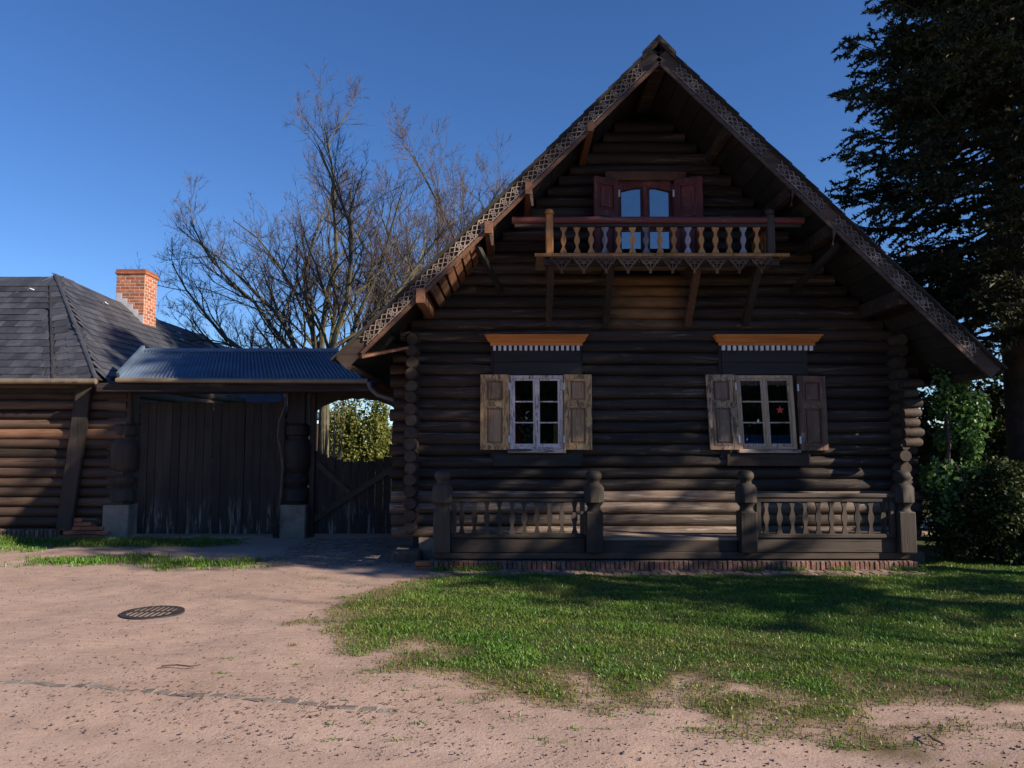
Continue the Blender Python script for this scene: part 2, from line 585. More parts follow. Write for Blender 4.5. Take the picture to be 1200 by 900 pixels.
def corrugated_mat():
    m, nt, b = new_mat('blue_corrugated')
    n1 = noise(nt, coords(nt, (1.2, 3, 3)), 1.0, 6, 0.7)
    col = ramp(nt, n1, [(0.35, (0.090, 0.140, 0.210)), (0.65, (0.16, 0.215, 0.29))])
    n2 = noise(nt, coords(nt, (7, 2, 2)), 1.0, 5, 0.7)
    col = mix(nt, ramp(nt, n2, [(0.56, 0.0), (0.72, 0.5)]), col, (0.14, 0.12, 0.11))
    lk(nt, col, b.inputs['Base Color'])
    b.inputs['Roughness'].default_value = 0.45
    b.inputs['Metallic'].default_value = 0.25
    return m


def glass_mat():
    m, nt, b = new_mat('window_glass')
    gl = nd(nt, 'ShaderNodeBsdfGlossy')
    gl.inputs['Roughness'].default_value = 0.015
    gl.inputs[0].default_value = (0.9, 0.93, 0.97, 1)
    nz = noise(nt, coords(nt, (3, 3, 3)), 1.0, 2, 0.5)
    bp = nd(nt, 'ShaderNodeBump')
    bp.inputs['Strength'].default_value = 0.05
    bp.inputs['Distance'].default_value = 0.02
    lk(nt, nz, bp.inputs['Height'])
    lk(nt, bp.outputs[0], gl.inputs['Normal'])
    tr = nd(nt, 'ShaderNodeBsdfTransparent')
    tr.inputs[0].default_value = (0.85, 0.88, 0.88, 1)
    fr = nd(nt, 'ShaderNodeFresnel')
    fr.inputs['IOR'].default_value = 2.3
    ms = nd(nt, 'ShaderNodeMixShader')
    lk(nt, fr.outputs[0], ms.inputs[0])
    lk(nt, tr.outputs[0], ms.inputs[1])
    lk(nt, gl.outputs[0], ms.inputs[2])
    lk(nt, ms.outputs[0], nt.nodes['Material Output'].inputs[0])
    return m


def ground_mat():
    m, nt, b = new_mat('sandy_ground')
    P2 = coords(nt, (1, 1, 1), rand=False)
    big = noise(nt, P2, 0.7, 5, 0.6)
    mid = noise(nt, P2, 5.0, 6, 0.7)
    fine = noise(nt, P2, 70.0, 4, 0.75)
    grit = noise(nt, P2, 38.0, 3, 0.6)
    sand = ramp(nt, mid, [(0.28, (0.31, 0.220, 0.170)), (0.72, (0.48, 0.355, 0.290))])
    sand = mix(nt, ramp(nt, big, [(0.40, 0.0), (0.66, 0.5)]), sand, (0.285, 0.190, 0.135))
    streak = noise(nt, coords(nt, (2.2, 9.0, 1), rand=False), 1.0, 4, 0.6, 0.6)
    sand = mix(nt, ramp(nt, streak, [(0.52, 0.0), (0.70, 0.35)]), sand, (0.30, 0.20, 0.15))
    sand = mix(nt, ramp(nt, fine, [(0.42, 0.0), (0.68, 0.45)]), sand, (0.50, 0.375, 0.325))
    sand = mix(nt, ramp(nt, grit, [(0.31, 0.6), (0.39, 0.0)]), sand, (0.12, 0.085, 0.07))
    la = nd(nt, 'ShaderNodeAttribute', attribute_name='lane')
    yard = ramp(nt, mid, [(0.28, (0.300, 0.210, 0.165)), (0.72, (0.47, 0.342, 0.278))])
    rk = nd(nt, 'ShaderNodeMapping')
    rk.inputs['Rotation'].default_value = (0, 0, R(-38))
    rk.inputs['Scale'].default_value = (2.0, 22.0, 1)
    lk(nt, P2, rk.inputs[0])
    rake = noise(nt, rk.outputs[0], 1.0, 5, 0.65, 0.4)
    yard = mix(nt, ramp(nt, rake, [(0.45, 0.0), (0.66, 0.55)]), yard, (0.50, 0.368, 0.300))
    yard = mix(nt, ramp(nt, fine, [(0.40, 0.35), (0.55, 0.0)]), yard, (0.17, 0.11, 0.075))
    yard = mix(nt, ramp(nt, big, [(0.46, 0.0), (0.70, 0.5)]), yard, (0.275, 0.186, 0.136))
    lf = math_n(nt, 'ADD', la.outputs['Fac'], math_n(nt, 'MULTIPLY', math_n(nt, 'SUBTRACT', big, 0.5), 0.9))
    sand = mix(nt, ramp(nt, lf, [(0.3, 0.0), (0.7, 1.0)]), yard, sand)
    soil = ramp(nt, mid, [(0.3, (0.075, 0.055, 0.030)), (0.7, (0.19, 0.14, 0.075))])
    at = nd(nt, 'ShaderNodeAttribute', attribute_name='turf')
    edge = math_n(nt, 'ADD', at.outputs['Fac'], math_n(nt, 'MULTIPLY', math_n(nt, 'SUBTRACT', mid, 0.5), 0.5))
    soil = mix(nt, ramp(nt, at.outputs['Fac'], [(0.55, 0.0), (1.0, 0.8)]), soil, (0.030, 0.055, 0.012))
    col = mix(nt, ramp(nt, edge, [(0.04, 0.0), (0.58, 1.0)]), sand, soil)
    lk(nt, col, b.inputs['Base Color'])
    b.inputs['Roughness'].default_value = 0.95
    b.inputs['Specular IOR Level'].default_value = 0.2
    h = math_n(nt, 'ADD', math_n(nt, 'MULTIPLY', fine, 0.5), math_n(nt, 'ADD', mid, math_n(nt, 'MULTIPLY', grit, 0.6)))
    bump(nt, b, h, 0.45, 0.016)
    return m


M_CORR = corrugated_mat()
M_GLASS = glass_mat()
M_GROUND = ground_mat()

# ------------------------------------------------------------------ ground
def turf_mask(x, y):
    """0..1, where grass grows"""
    n = fbm(x * 1.3, y * 1.3, 3) - 0.5
    n2 = fbm(x * 4, y * 4, 9) - 0.5
    # main lawn in front of the verandah
    left = np.interp(y, [4.0, 4.8, 5.2, 5.6, 6.2, 7.2, 8.2, 9.4, 10.2], [1.4, 0.3, -0.45, -1.15, -1.6, -1.75, -1.8, -1.3, -1.0])
    a = np.clip((x - left) / 0.9 + n * 1.1 + n2 * 1.0, 0, 1)
    front = np.interp(x, [-2, 1.2, 2.5, 3.5, 5, 9], [4.2, 4.08, 4.0, 3.9, 3.78, 3.62])
    bb = np.clip((y - front) / 1.7 + n * 1.6 + n2 * 1.6, 0, 1)
    back = np.clip((np.where(x > 5.2, 14.0, 9.72) - y) / 0.25 + n2 * 1.2, 0, 1)
    lawn = a * bb * back
    # strips by the gate
    s1 = np.clip(1.4 - np.abs(y - 12.75 - n * 0.5) / 0.42 + n2, 0, 1) * np.clip((-4.3 - x) / 0.8 + n2, 0, 1)
    s2 = np.clip(1.15 - np.abs(y - 10.75 - n * 0.9) / 0.45 + n2 * 1.6, 0, 1) * np.clip((-3.0 - x) / 0.9, 0, 1) * np.clip((x + 7.0) / 0.9, 0, 1)
    s3 = np.clip(1.0 - np.abs(y - 11.9 - n) / 0.5 + n2 * 2, 0, 1) * np.clip((-6.9 - x) / 0.9, 0, 1)
    far = np.clip((y - 15.5) / 2, 0, 1) + np.clip((np.abs(x - 1) - 14) / 3, 0, 1) + np.clip((-6 - y) / 2, 0, 1)
    return np.clip(np.maximum.reduce([lawn, s1, s2 * 0.9, s3 * 0.5, far * 0.8]), 0, 1)


def make_ground():
    xs = np.concatenate([[-600, -250, -100, -50, -30, -20], np.linspace(-14, 14, 260), [20, 30, 50, 100, 250, 600]])
    ys = np.concatenate([[-600, -250, -100, -50, -25, -12, -5], np.linspace(0, 17, 170), [20, 25, 35, 60, 120, 300, 700]])
    X, Y = np.meshgrid(xs, ys, indexing='ij')
    near = np.clip(1 - np.maximum(np.abs(X) - 11, 0) / 3, 0, 1) * np.clip(1 - np.maximum(np.abs(Y - 7) - 8, 0) / 2, 0, 1)
    Z = near * ((fbm(X * 1.1, Y * 1.1, 21) - 0.5) * 0.05 + (fbm(X * 5, Y * 5, 5, 2) - 0.5) * 0.014)
    T = turf_mask(X, Y)
    dl = Y - (4.69 - .198 * X)
    Z = Z - near * (.014 * np.exp(-((dl + .62) / .10) ** 2) + .011 * np.exp(-((dl + 1.75) / .16) ** 2) - .007 * np.exp(-((dl + .80) / .09) ** 2)) * (.4 + .8 * fbm(X * .8, Y * .8, 12))
    Z = Z + near * T * 0.012 - 0.012
    V = np.stack([X, Y, Z], -1).reshape(-1, 3)
    nx, ny = len(xs), len(ys)
    i, j = np.meshgrid(np.arange(nx - 1), np.arange(ny - 1), indexing='ij')
    a = (i * ny + j).ravel()
    F = np.stack([a, a + ny, a + ny + 1, a + 1], -1).ravel()
    me = np_mesh('ground', V, F, 4, M_GROUND, True)
    at = me.attributes.new('turf', 'FLOAT', 'POINT')
    at.data.foreach_set('value', T.ravel().astype(np.float32))
    lane = np.clip(.5 + ((4.69 - .198 * X) - Y - .1 + .25 * (fbm(X * 2, Y * 2, 88) - .5)) / 1.3, 0, 1)
    at = me.attributes.new('lane', 'FLOAT', 'POINT')
    at.data.foreach_set('value', lane.ravel().astype(np.float32))
    o = bpy.data.objects.new('ground', me)
    COL.objects.link(o)
    o['kind'] = 'structure'
    WPOS[o] = Vector((0, 0, 0))
    return o


GROUND = make_ground()


def gz(x, y):
    x = np.asarray(x, float); y = np.asarray(y, float)
    return (fbm(x * 1.1, y * 1.1, 21) - 0.5) * 0.05 + (fbm(x * 5, y * 5, 5, 2) - 0.5) * 0.014 + turf_mask(x, y) * 0.012 - 0.012


def blades(name, x, y, hgt, wid, mat, lean=0.5, z0=None):
    n = len(x)
    z = gz(x, y) if z0 is None else z0
    a = rng.uniform(0, 2 * PI, n)
    l = rng.uniform(0.1, lean, n) * hgt
    la = rng.uniform(0, 2 * PI, n)
    dx, dy = np.cos(a) * wid / 2, np.sin(a) * wid / 2
    bx, by = np.cos(la) * l, np.sin(la) * l
    V = np.zeros((n, 5, 3))
    V[:, 0] = np.stack([x - dx, y - dy, z - .005], -1)
    V[:, 1] = np.stack([x + dx, y + dy, z - .005], -1)
    V[:, 2] = np.stack([x + dx * .8 + bx * .35, y + dy * .8 + by * .35, z + hgt * .6], -1)
    V[:, 3] = np.stack([x - dx * .8 + bx * .35, y - dy * .8 + by * .35, z + hgt * .6], -1)
    V[:, 4] = np.stack([x + bx, y + by, z + hgt], -1)
    b = np.arange(n)[:, None] * 5
    F = np.concatenate([b + np.array([[0, 1, 2]]), b + np.array([[0, 2, 3]]), b + np.array([[3, 2, 4]])], 1).ravel()
    return np_mesh(name, V.reshape(-1, 3), F, 3, mat)


def make_grass():
    def sample(n, x0, x1, y0, y1, p):
        x = rng.uniform(x0, x1, n); y = rng.uniform(y0, y1, n)
        t = turf_mask(x, y) * (0.45 + 0.9 * fbm(x * 3.1, y * 3.1, 77)) ** p
        k = rng.uniform(0, 1, n) < np.clip(t, 0, 1)
        return x[k], y[k], t[k]
    x, y, t = sample(600000, -2.2, 9.5, 4.2, 11.0, 2.6)
    h = (0.009 + 0.032 * rng.random(len(x)) ** 2.0 * (0.4 + fbm(x * 2.2, y * 2.2, 31) * 1.1)) * (0.55 + 0.45 * t)
    o = obj('lawn_grass', blades('lawn_grass', x, y, h, 0.0045 + 0.005 * rng.random(len(x)), M_GRASS, 1.7), kind='stuff')
    tag(o, 'patchy short green lawn growing in front of the verandah', 'grass')
    x, y, t = sample(70000, -9.5, -2.5, 10.0, 13.4, 1.2)
    h = 0.03 + 0.09 * rng.random(len(x)) ** 2 * np.clip(t, 0.3, 1)
    o = obj('verge_grass', blades('verge_grass', x, y, h, 0.008 + 0.006 * rng.random(len(x)), M_GRASS, 0.8), kind='stuff')
    tag(o, 'green grass strips along the foot of the yard gate and log shed', 'grass')
    # dry yellowed blades at the worn lawn edge
    n = 110000
    x = rng.uniform(-2.4, 9, n); y = rng.uniform(4.2, 9.7, n)
    t = turf_mask(x, y)
    k = (t > 0.06) & (rng.random(n) < 0.8 - t * 0.6)
    x, y = x[k], y[k]
    o = obj('dry_grass', blades('dry_grass', x, y, 0.012 + 0.022 * rng.random(len(x)), 0.004 + 0.004 * rng.random(len(x)), M_DRY, 1.5), kind='stuff')
    tag(o, 'yellowed dry grass along the worn edge of the lawn', 'grass')
    n = 5200
    x = rng.uniform(-1.0, 5.25, n); y = rng.uniform(9.84, 9.965, n)
    k = fbm(x * 2.6, y * 0 + 4, 61) > .5
    x, y = x[k], y[k]
    o = obj('plinth_grass', blades('plinth_grass', x, y, 0.02 + 0.075 * rng.random(len(x)) ** 1.6, 0.007 + 0.004 * rng.random(len(x)), M_GRASS, .8), kind='stuff')
    tag(o, 'weedy grass growing against the brick base of the verandah', 'grass')
    # isolated tufts on the sand
    sp = [(-1.0, 5.55, .12), (-.55, 5.25, .06), (1.05, 4.5, .10), (1.25, 4.45, .16), (.62, 4.72, .05), (-.3, 4.95, .05), (.05, 4.72, .07),
          (-2.05, 5.55, .05), (-2.15, 5.9, .05), (-.55, 4.62, .03), (.35, 4.52, .03), (-1.7, 8.9, .12), (-2.4, 9.4, .10), (-1.15, 6.0, .06), (-1.3, 6.3, .05)]
    for q in range(26):
        sp.append((rng.uniform(-.9, 5.1), rng.uniform(9.70, 9.95), rng.uniform(.05, .15)))
    for q in range(46):
        yy = rng.uniform(4.3, 6.2)
        sp.append((rng.uniform(-1.6, 3.2), yy, rng.uniform(.012, .045)))
    X, Y = [], []
    for sx, sy, r in sp:
        k = int(3800 * r * r) + 12
        X.append(sx + rng.normal(0, r * rng.uniform(.6, 1.5), k)); Y.append(sy + rng.normal(0, r * .42, k))
    X = np.concatenate(X); Y = np.concatenate(Y)
    o = obj('grass_tufts', blades('grass_tufts', X, Y, 0.006 + 0.024 * rng.random(len(X)) ** 2, 0.005 + 0.004 * rng.random(len(X)), M_GRASS, 1.8), kind='stuff')
    tag(o, 'small scattered grass tufts rooted in the bare sand', 'grass')


make_grass()


def make_grit():
    n = 46000
    y = 2.6 + 8.0 * rng.random(n) ** 3.4
    x = rng.uniform(-0.72, 0.72, n) * y * 1.05
    t = turf_mask(x, y)
    dens = 0.25 + 0.75 * fbm(x * 2, y * 2, 55) ** 1.5
    k = (t < 0.4) & (rng.random(n) < dens)
    x, y = x[k], y[k]
    n = len(x)
    r = 0.0025 + 0.0075 * rng.random(n) ** 2.5
    z = gz(x, y) + r * 0.3
    base = np.array([[1, 0, 0], [0, 1, 0], [-1, 0, 0], [0, -1, 0], [0, 0, .7], [0, 0, -.7]], float)
    a = rng.uniform(0, 2 * PI, n)
    rx = r[:, None] * rng.uniform(.7, 1.5, (n, 6))
    bx = base[None, :, 0] * np.cos(a)[:, None] - base[None, :, 1] * np.sin(a)[:, None]
    by = base[None, :, 0] * np.sin(a)[:, None] + base[None, :, 1] * np.cos(a)[:, None]
    V = np.stack([x[:, None] + bx * rx, y[:, None] + by * rx, z[:, None] + base[None, :, 2] * rx], -1)
    F0 = np.array([[0, 1, 4], [1, 2, 4], [2, 3, 4], [3, 0, 4], [1, 0, 5], [2, 1, 5], [3, 2, 5], [0, 3, 5]])
    F = (np.arange(n)[:, None, None] * 6 + F0[None]).ravel()
    o = obj('gravel', np_mesh('gravel', V.reshape(-1, 3), F, 3, M_PEB), kind='stuff')
    tag(o, 'loose dark grit scattered over the pinkish sandy lane', 'gravel')


make_grit()


def make_debris():
    n = 900
    x = np.concatenate([rng.normal(-1.5, .75, 420), rng.uniform(-4, 5, 480)])
    y = np.concatenate([4.95 - .19 * (x[:420] + 1.5) + rng.normal(0, .22, 420), rng.uniform(3.4, 9.2, 480)])
    a = rng.uniform(0, 2 * PI, n)
    L, W = rng.uniform(.008, .022, n), rng.uniform(.003, .008, n)
    z = gz(x, y) + .004
    V = np.zeros((n, 4, 3))
    for k, (u, v, h) in enumerate(((-1, 0, .0), (0, -1, .003), (1, 0, .006), (0, 1, .002))):
        V[:, k, 0] = x + np.cos(a) * L * u - np.sin(a) * W * v
        V[:, k, 1] = y + np.sin(a) * L * u + np.cos(a) * W * v
        V[:, k, 2] = z + h * rng.uniform(.3, 1.6, n)
    F = (np.arange(n)[:, None] * 4 + np.array([[0, 1, 2, 3]])).ravel()
    o = obj('leaf_litter', np_mesh('leaf_litter', V.reshape(-1, 3), F, 4, plain('dead_leaf', (0.05, 0.032, 0.020), (0.17, 0.11, 0.065), 40.0, 0.8, bstr=0)), kind='stuff')
    tag(o, 'scraps of dry brown leaf litter on the sand by the stone edging', 'leaf litter')


make_debris()


def rough_block(name, sx, sy, sz, mat, seed, j=0.06):
    """a chamfered block with uneven corners, centred on its base"""
    r = random.Random(seed)
    m = MB()
    m.box(-sx / 2, sx / 2, -sy / 2, sy / 2, 0, sz, min(sx, sy, sz) * 0.12)
    m.v = [(p[0] + r.uniform(-j, j) * sx, p[1] + r.uniform(-j, j) * sy, p[2] + r.uniform(-j, j) * sz) for p in m.v]
    return m.mesh(name, mat)


def make_setts():
    base = obj('stone_edging', MB().mesh('stone_edging', M_COBBLE), kind='structure')
    b = MB()
    p0, p1 = Vector((-6.2, 5.92, 0)), Vector((-0.7, 4.83, 0))
    b.bar((p0.x, p0.y, -0.05), (p1.x, p1.y, -0.05), 0.08, 0.05)
    me = b.mesh('stone_edging', M_SOIL)
    base.data = me
    meshes = [rough_block('sett', 0.115, 0.075, 0.06, M_COBBLE, s, 0.09) for s in range(4)]
    n = 44
    for i in range(n):
        t = (i + 0.5) / n
        p = p0.lerp(p1, t)
        wob = 0.012 * math.sin(i * 1.7)
        px, py = p.x, p.y + wob
        zz = float(gz(px, py))
        sink = -0.0525 - random.uniform(0, 0.007)
        obj('sett', meshes[i % 4], base, (px, py, zz + sink), (random.uniform(-.06, .06), random.uniform(-.06, .06), -0.196 + random.uniform(-.08, .08)))


make_setts()


def make_paving(name, x0, x1, y0, y1, bx, by, cap, skip=0.0):
    base = MB()
    base.box(x0 - .02, x1 + .02, y0 - .02, y1 + .02, -0.09, -0.022)
    b = put(base, name, M_SOIL, kind='structure')
    meshes = [rough_block('brick', bx - .010, by - .010, 0.055, M_PAVE, 40 + s, 0.035) for s in range(4)]
    k = 0
    ny = int((y1 - y0) / by)
    nx = int((x1 - x0) / bx)
    for j in range(ny):
        for i in range(nx):
            if k >= cap or random.random() < skip:
                continue
            x = x0 + (i + .5 + (.5 if j % 2 else 0)) * bx
            y = y0 + (j + .5) * by
            if x > x1:
                continue
            obj('brick', meshes[(i * 7 + j * 3) % 4], b, (x, y, -0.047 + random.uniform(-.006, .006)), (random.uniform(-.03, .03), random.uniform(-.03, .03), random.uniform(-.03, .03)))
            k += 1


make_paving('brick_path', -1.05, 5.15, 9.62, 9.95, 0.115, 0.165, 110, 0.06)
make_paving('yard_paving', -3.45, -1.25, 10.3, 13.3, 0.20, 0.105, 300, 0.02)


def make_drain():
    cx, cy = -3.44, 7.5
    t = thing('drain_grate', 'round cast iron drain grate let into the sandy ground', 'drain grate', (cx, cy, 0))
    z = float(gz(cx, cy)) + 0.012
    m = MB()
    n = 40
    ro, ri = 0.285, 0.235
    vs, fs = [], []
    for k in range(n):
        a = 2 * PI * k / n
        c, s = math.cos(a), math.sin(a)
        vs += [(cx + ro * c, cy + ro * s, z - .05), (cx + ro * c, cy + ro * s, z), (cx + ri * c, cy + ri * s, z + .004), (cx + ri * c, cy + ri * s, z - .05)]
    for k in range(n):
        j = (k + 1) % n
        for q in range(3):
            fs.append((k * 4 + q, j * 4 + q, j * 4 + q + 1, k * 4 + q + 1))
    m.add(vs, fs)
    part(m, 'rim', M_IRON, t)
    m = MB()
    m.lathe(cx, cy, [(z - .06, ri), (z - .003, ri)], 32)
    part(m, 'sump', plain('drain_sump_sand', (0.24, 0.17, 0.14), (0.36, 0.27, 0.23), 20.0, 0.95), t)
    for i in range(9):
        x = -ri + (i + .5) * 2 * ri / 9
        L = math.sqrt(max(ri * ri - x * x, 0))
        m = MB()
        m.bar((cx + x, cy - L, z - .008), (cx + x, cy + L, z + .004), 0.017, 0.014)
        part(m, 'bar', M_IRON, t)
    m = MB()
    m.bar((cx - ri, cy, z - .012), (cx + ri, cy, z - .012), 0.02, 0.03)
    part(m, 'cross_bar', M_IRON, t)


make_drain()

m = MB()
m.tube([(-2.52, 5.66, .012), (-2.42, 5.68, .016), (-2.31, 5.65, .014), (-2.24, 5.67, .02)], [.006, .006, .005, .003], 6)
tag(put(m, 'twig', M_TWIG), 'thin dry twig lying on the bare sand', 'twig')
m = MB()
m.tube([(2.30, 4.22, .01), (2.27, 4.27, .018), (2.275, 4.33, .02), (2.31, 4.37, .014)], [.004, .006, .006, .003], 6)
tag(put(m, 'twig', M_TWIG), 'short curved dark twig on the lane near the lawn edge', 'twig')

# ------------------------------------------------------------------ the log house
HX = 1.93                      # ridge
RIDGE = 6.93
WL, WR = -1.40, 5.45           # side wall axes
WY = 10.95                     # front wall log axis
BY = 9.72                      # bargeboard plane
BACK = 15.6
house = thing('log_house', 'dark two storey log house with steep gable, balcony and carved bargeboards', 'house', (HX, WY, 0))


def log_mesh(x0, x1, z, y, r, mat, n=12, segs=None, seed=0):
    rr = random.Random(seed)
    segs = segs or max(2, int((x1 - x0) / 0.7))
    pts, rad = [], []
    ra, rb = rr.uniform(.90, 1.05), rr.uniform(.90, 1.05)
    yo = rr.uniform(-.014, .014)
    for i in range(segs + 1):
        t = i / segs
        pts.append((x0 + (x1 - x0) * t, y + yo + rr.uniform(-.008, .008), z + rr.uniform(-.007, .007)))
        rad.append(r * (ra + (rb - ra) * t) * rr.uniform(.97, 1.03))
    m = MB()
    m.tube(pts, rad, n)
    return m


LOG_P = 0.163
LOG_R = 0.088
OPEN = [(-0.30, 1.00, 1.36, 3.02), (2.94, 4.20, 1.36, 3.02), (1.46, 2.42, 4.02, 5.52)]
nlog = int((RIDGE - .45 - 0.30) / LOG_P)
for i in range(nlog):
    z = 0.38 + i * LOG_P
    hw = RIDGE - 0.25 - z
    x0, x1 = max(WL - 0.30 + random.uniform(-.04, .04), HX - hw), min(WR + 0.30 + random.uniform(-.04, .04), HX + hw)
    if hw < 0.15:
        break
    spans = [(x0, x1)]
    for (a, b, za, zb) in OPEN:
        if za < z < zb:
            ns = []
            for (p, q) in spans:
                if a > p and b < q:
                    ns += [(p, a), (b, q)]
                else:
                    ns.append((p, q))
            spans = ns
    for (p, q) in spans:
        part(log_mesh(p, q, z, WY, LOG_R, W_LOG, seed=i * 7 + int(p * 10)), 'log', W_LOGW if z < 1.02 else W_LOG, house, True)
    # side wall logs, half a course higher, their ends stick out past the corner
    if z < 3.15:
        for sx in (WL, WR):
            r = random.Random(i + int(sx * 10))
            e = 10.60 + r.uniform(-.03, .03)
            if sx == WR:
                e = 10.66 + r.uniform(-.03, .03)
            m = MB()
            zz = z + LOG_P / 2
            pts = [(sx + r.uniform(-.008, .008), yy, zz + r.uniform(-.006, .006)) for yy in (e, e + .06, 11.2, 12.5, 14, BACK - .3)]
            m.tube(pts, [.078, .092, .092, .094, .092, .092], 12)
            part(m, 'log', W_LOGY, house, True)
# dark inner lining so no daylight comes between logs
m = MB()
m.box(WL, -0.30, WY + .02, WY + .06, .1, 3.05)
m.box(1.0, 2.94, WY + .02, WY + .06, .1, 3.05)
m.box(4.2, WR, WY + .02, WY + .06, .1, 3.05)
m.box(-.30, 1.0, WY + .02, WY + .06, .1, 1.38)
m.box(2.94, 4.2, WY + .02, WY + .06, .1, 1.38)
m.prism([(WL, 3.05), (WR, 3.05), (WR, 3.05), (1.46 + .96 + 1.6, 4.05), (1.46 - 1.4, 4.05)], WY + .02, WY + .06)
m.prism([(HX - 2.4, 4.05), (1.46, 4.05), (1.46, 5.5), (HX - .95, 5.5)], WY + .02, WY + .06)
m.prism([(2.42, 4.05), (HX + 2.4, 4.05), (HX + .95, 5.5), (2.42, 5.5)], WY + .02, WY + .06)
m.prism([(HX - .95, 5.5), (HX + .95, 5.5), (HX, 6.4)], WY + .02, WY + .06)
part(m, 'lining_wall', W_BOARD, house)
# back wall, ceiling over the rooms and floor
m = MB()
m.prism([(WL, .1), (WR, .1), (WR, 3.2), (HX, 6.4), (WL, 3.2)], BACK - .5, BACK - .4)
part(m, 'rear_wall', W_BOARD, house)
m = MB()
m.box(WL, WR, WY + .06, BACK - .5, 3.25, 3.33)
m.box(WL, WR, WY + .06, BACK - .5, .2, .3)
part(m, 'floor', W_BOARD, house)
# rooms behind the windows
for (a, b, z0, z1) in ((-0.32, 1.02, 1.3, 3.06), (2.92, 4.22, 1.3, 3.06), (1.44, 2.44, 3.9, 5.56)):
    m = MB()
    m.box(a - .5, b + .5, 12.6, 12.66, z0 - .6, z1 + .15)
    m.box(a - .56, a - .5, WY + .065, 12.66, z0 - .6, z1 + .15)
    m.box(b + .5, b + .56, WY + .065, 12.66, z0 - .6, z1 + .15)
    part(m, 'room_wall', M_PLASTER, house)

# ---- roof
SL = math.sqrt(2)


def slope_pt(side, s, n, y):
    """s along the slope from the ridge, n out of the roof plane"""
    return (HX + side * (s - n * -1) / SL if False else HX + side * (s + n) / SL, y, RIDGE - (s - n) / SL)


def slope_prism(mb, side, s0, s1, n0, n1, y0, y1):
    q = [slope_pt(side, s0, n0, 0), slope_pt(side, s1, n0, 0), slope_pt(side, s1, n1, 0), slope_pt(side, s0, n1, 0)]
    poly = [(p[0], p[2]) for p in q]
    if side < 0:
        poly.reverse()
    mb.prism(poly, y0, y1)


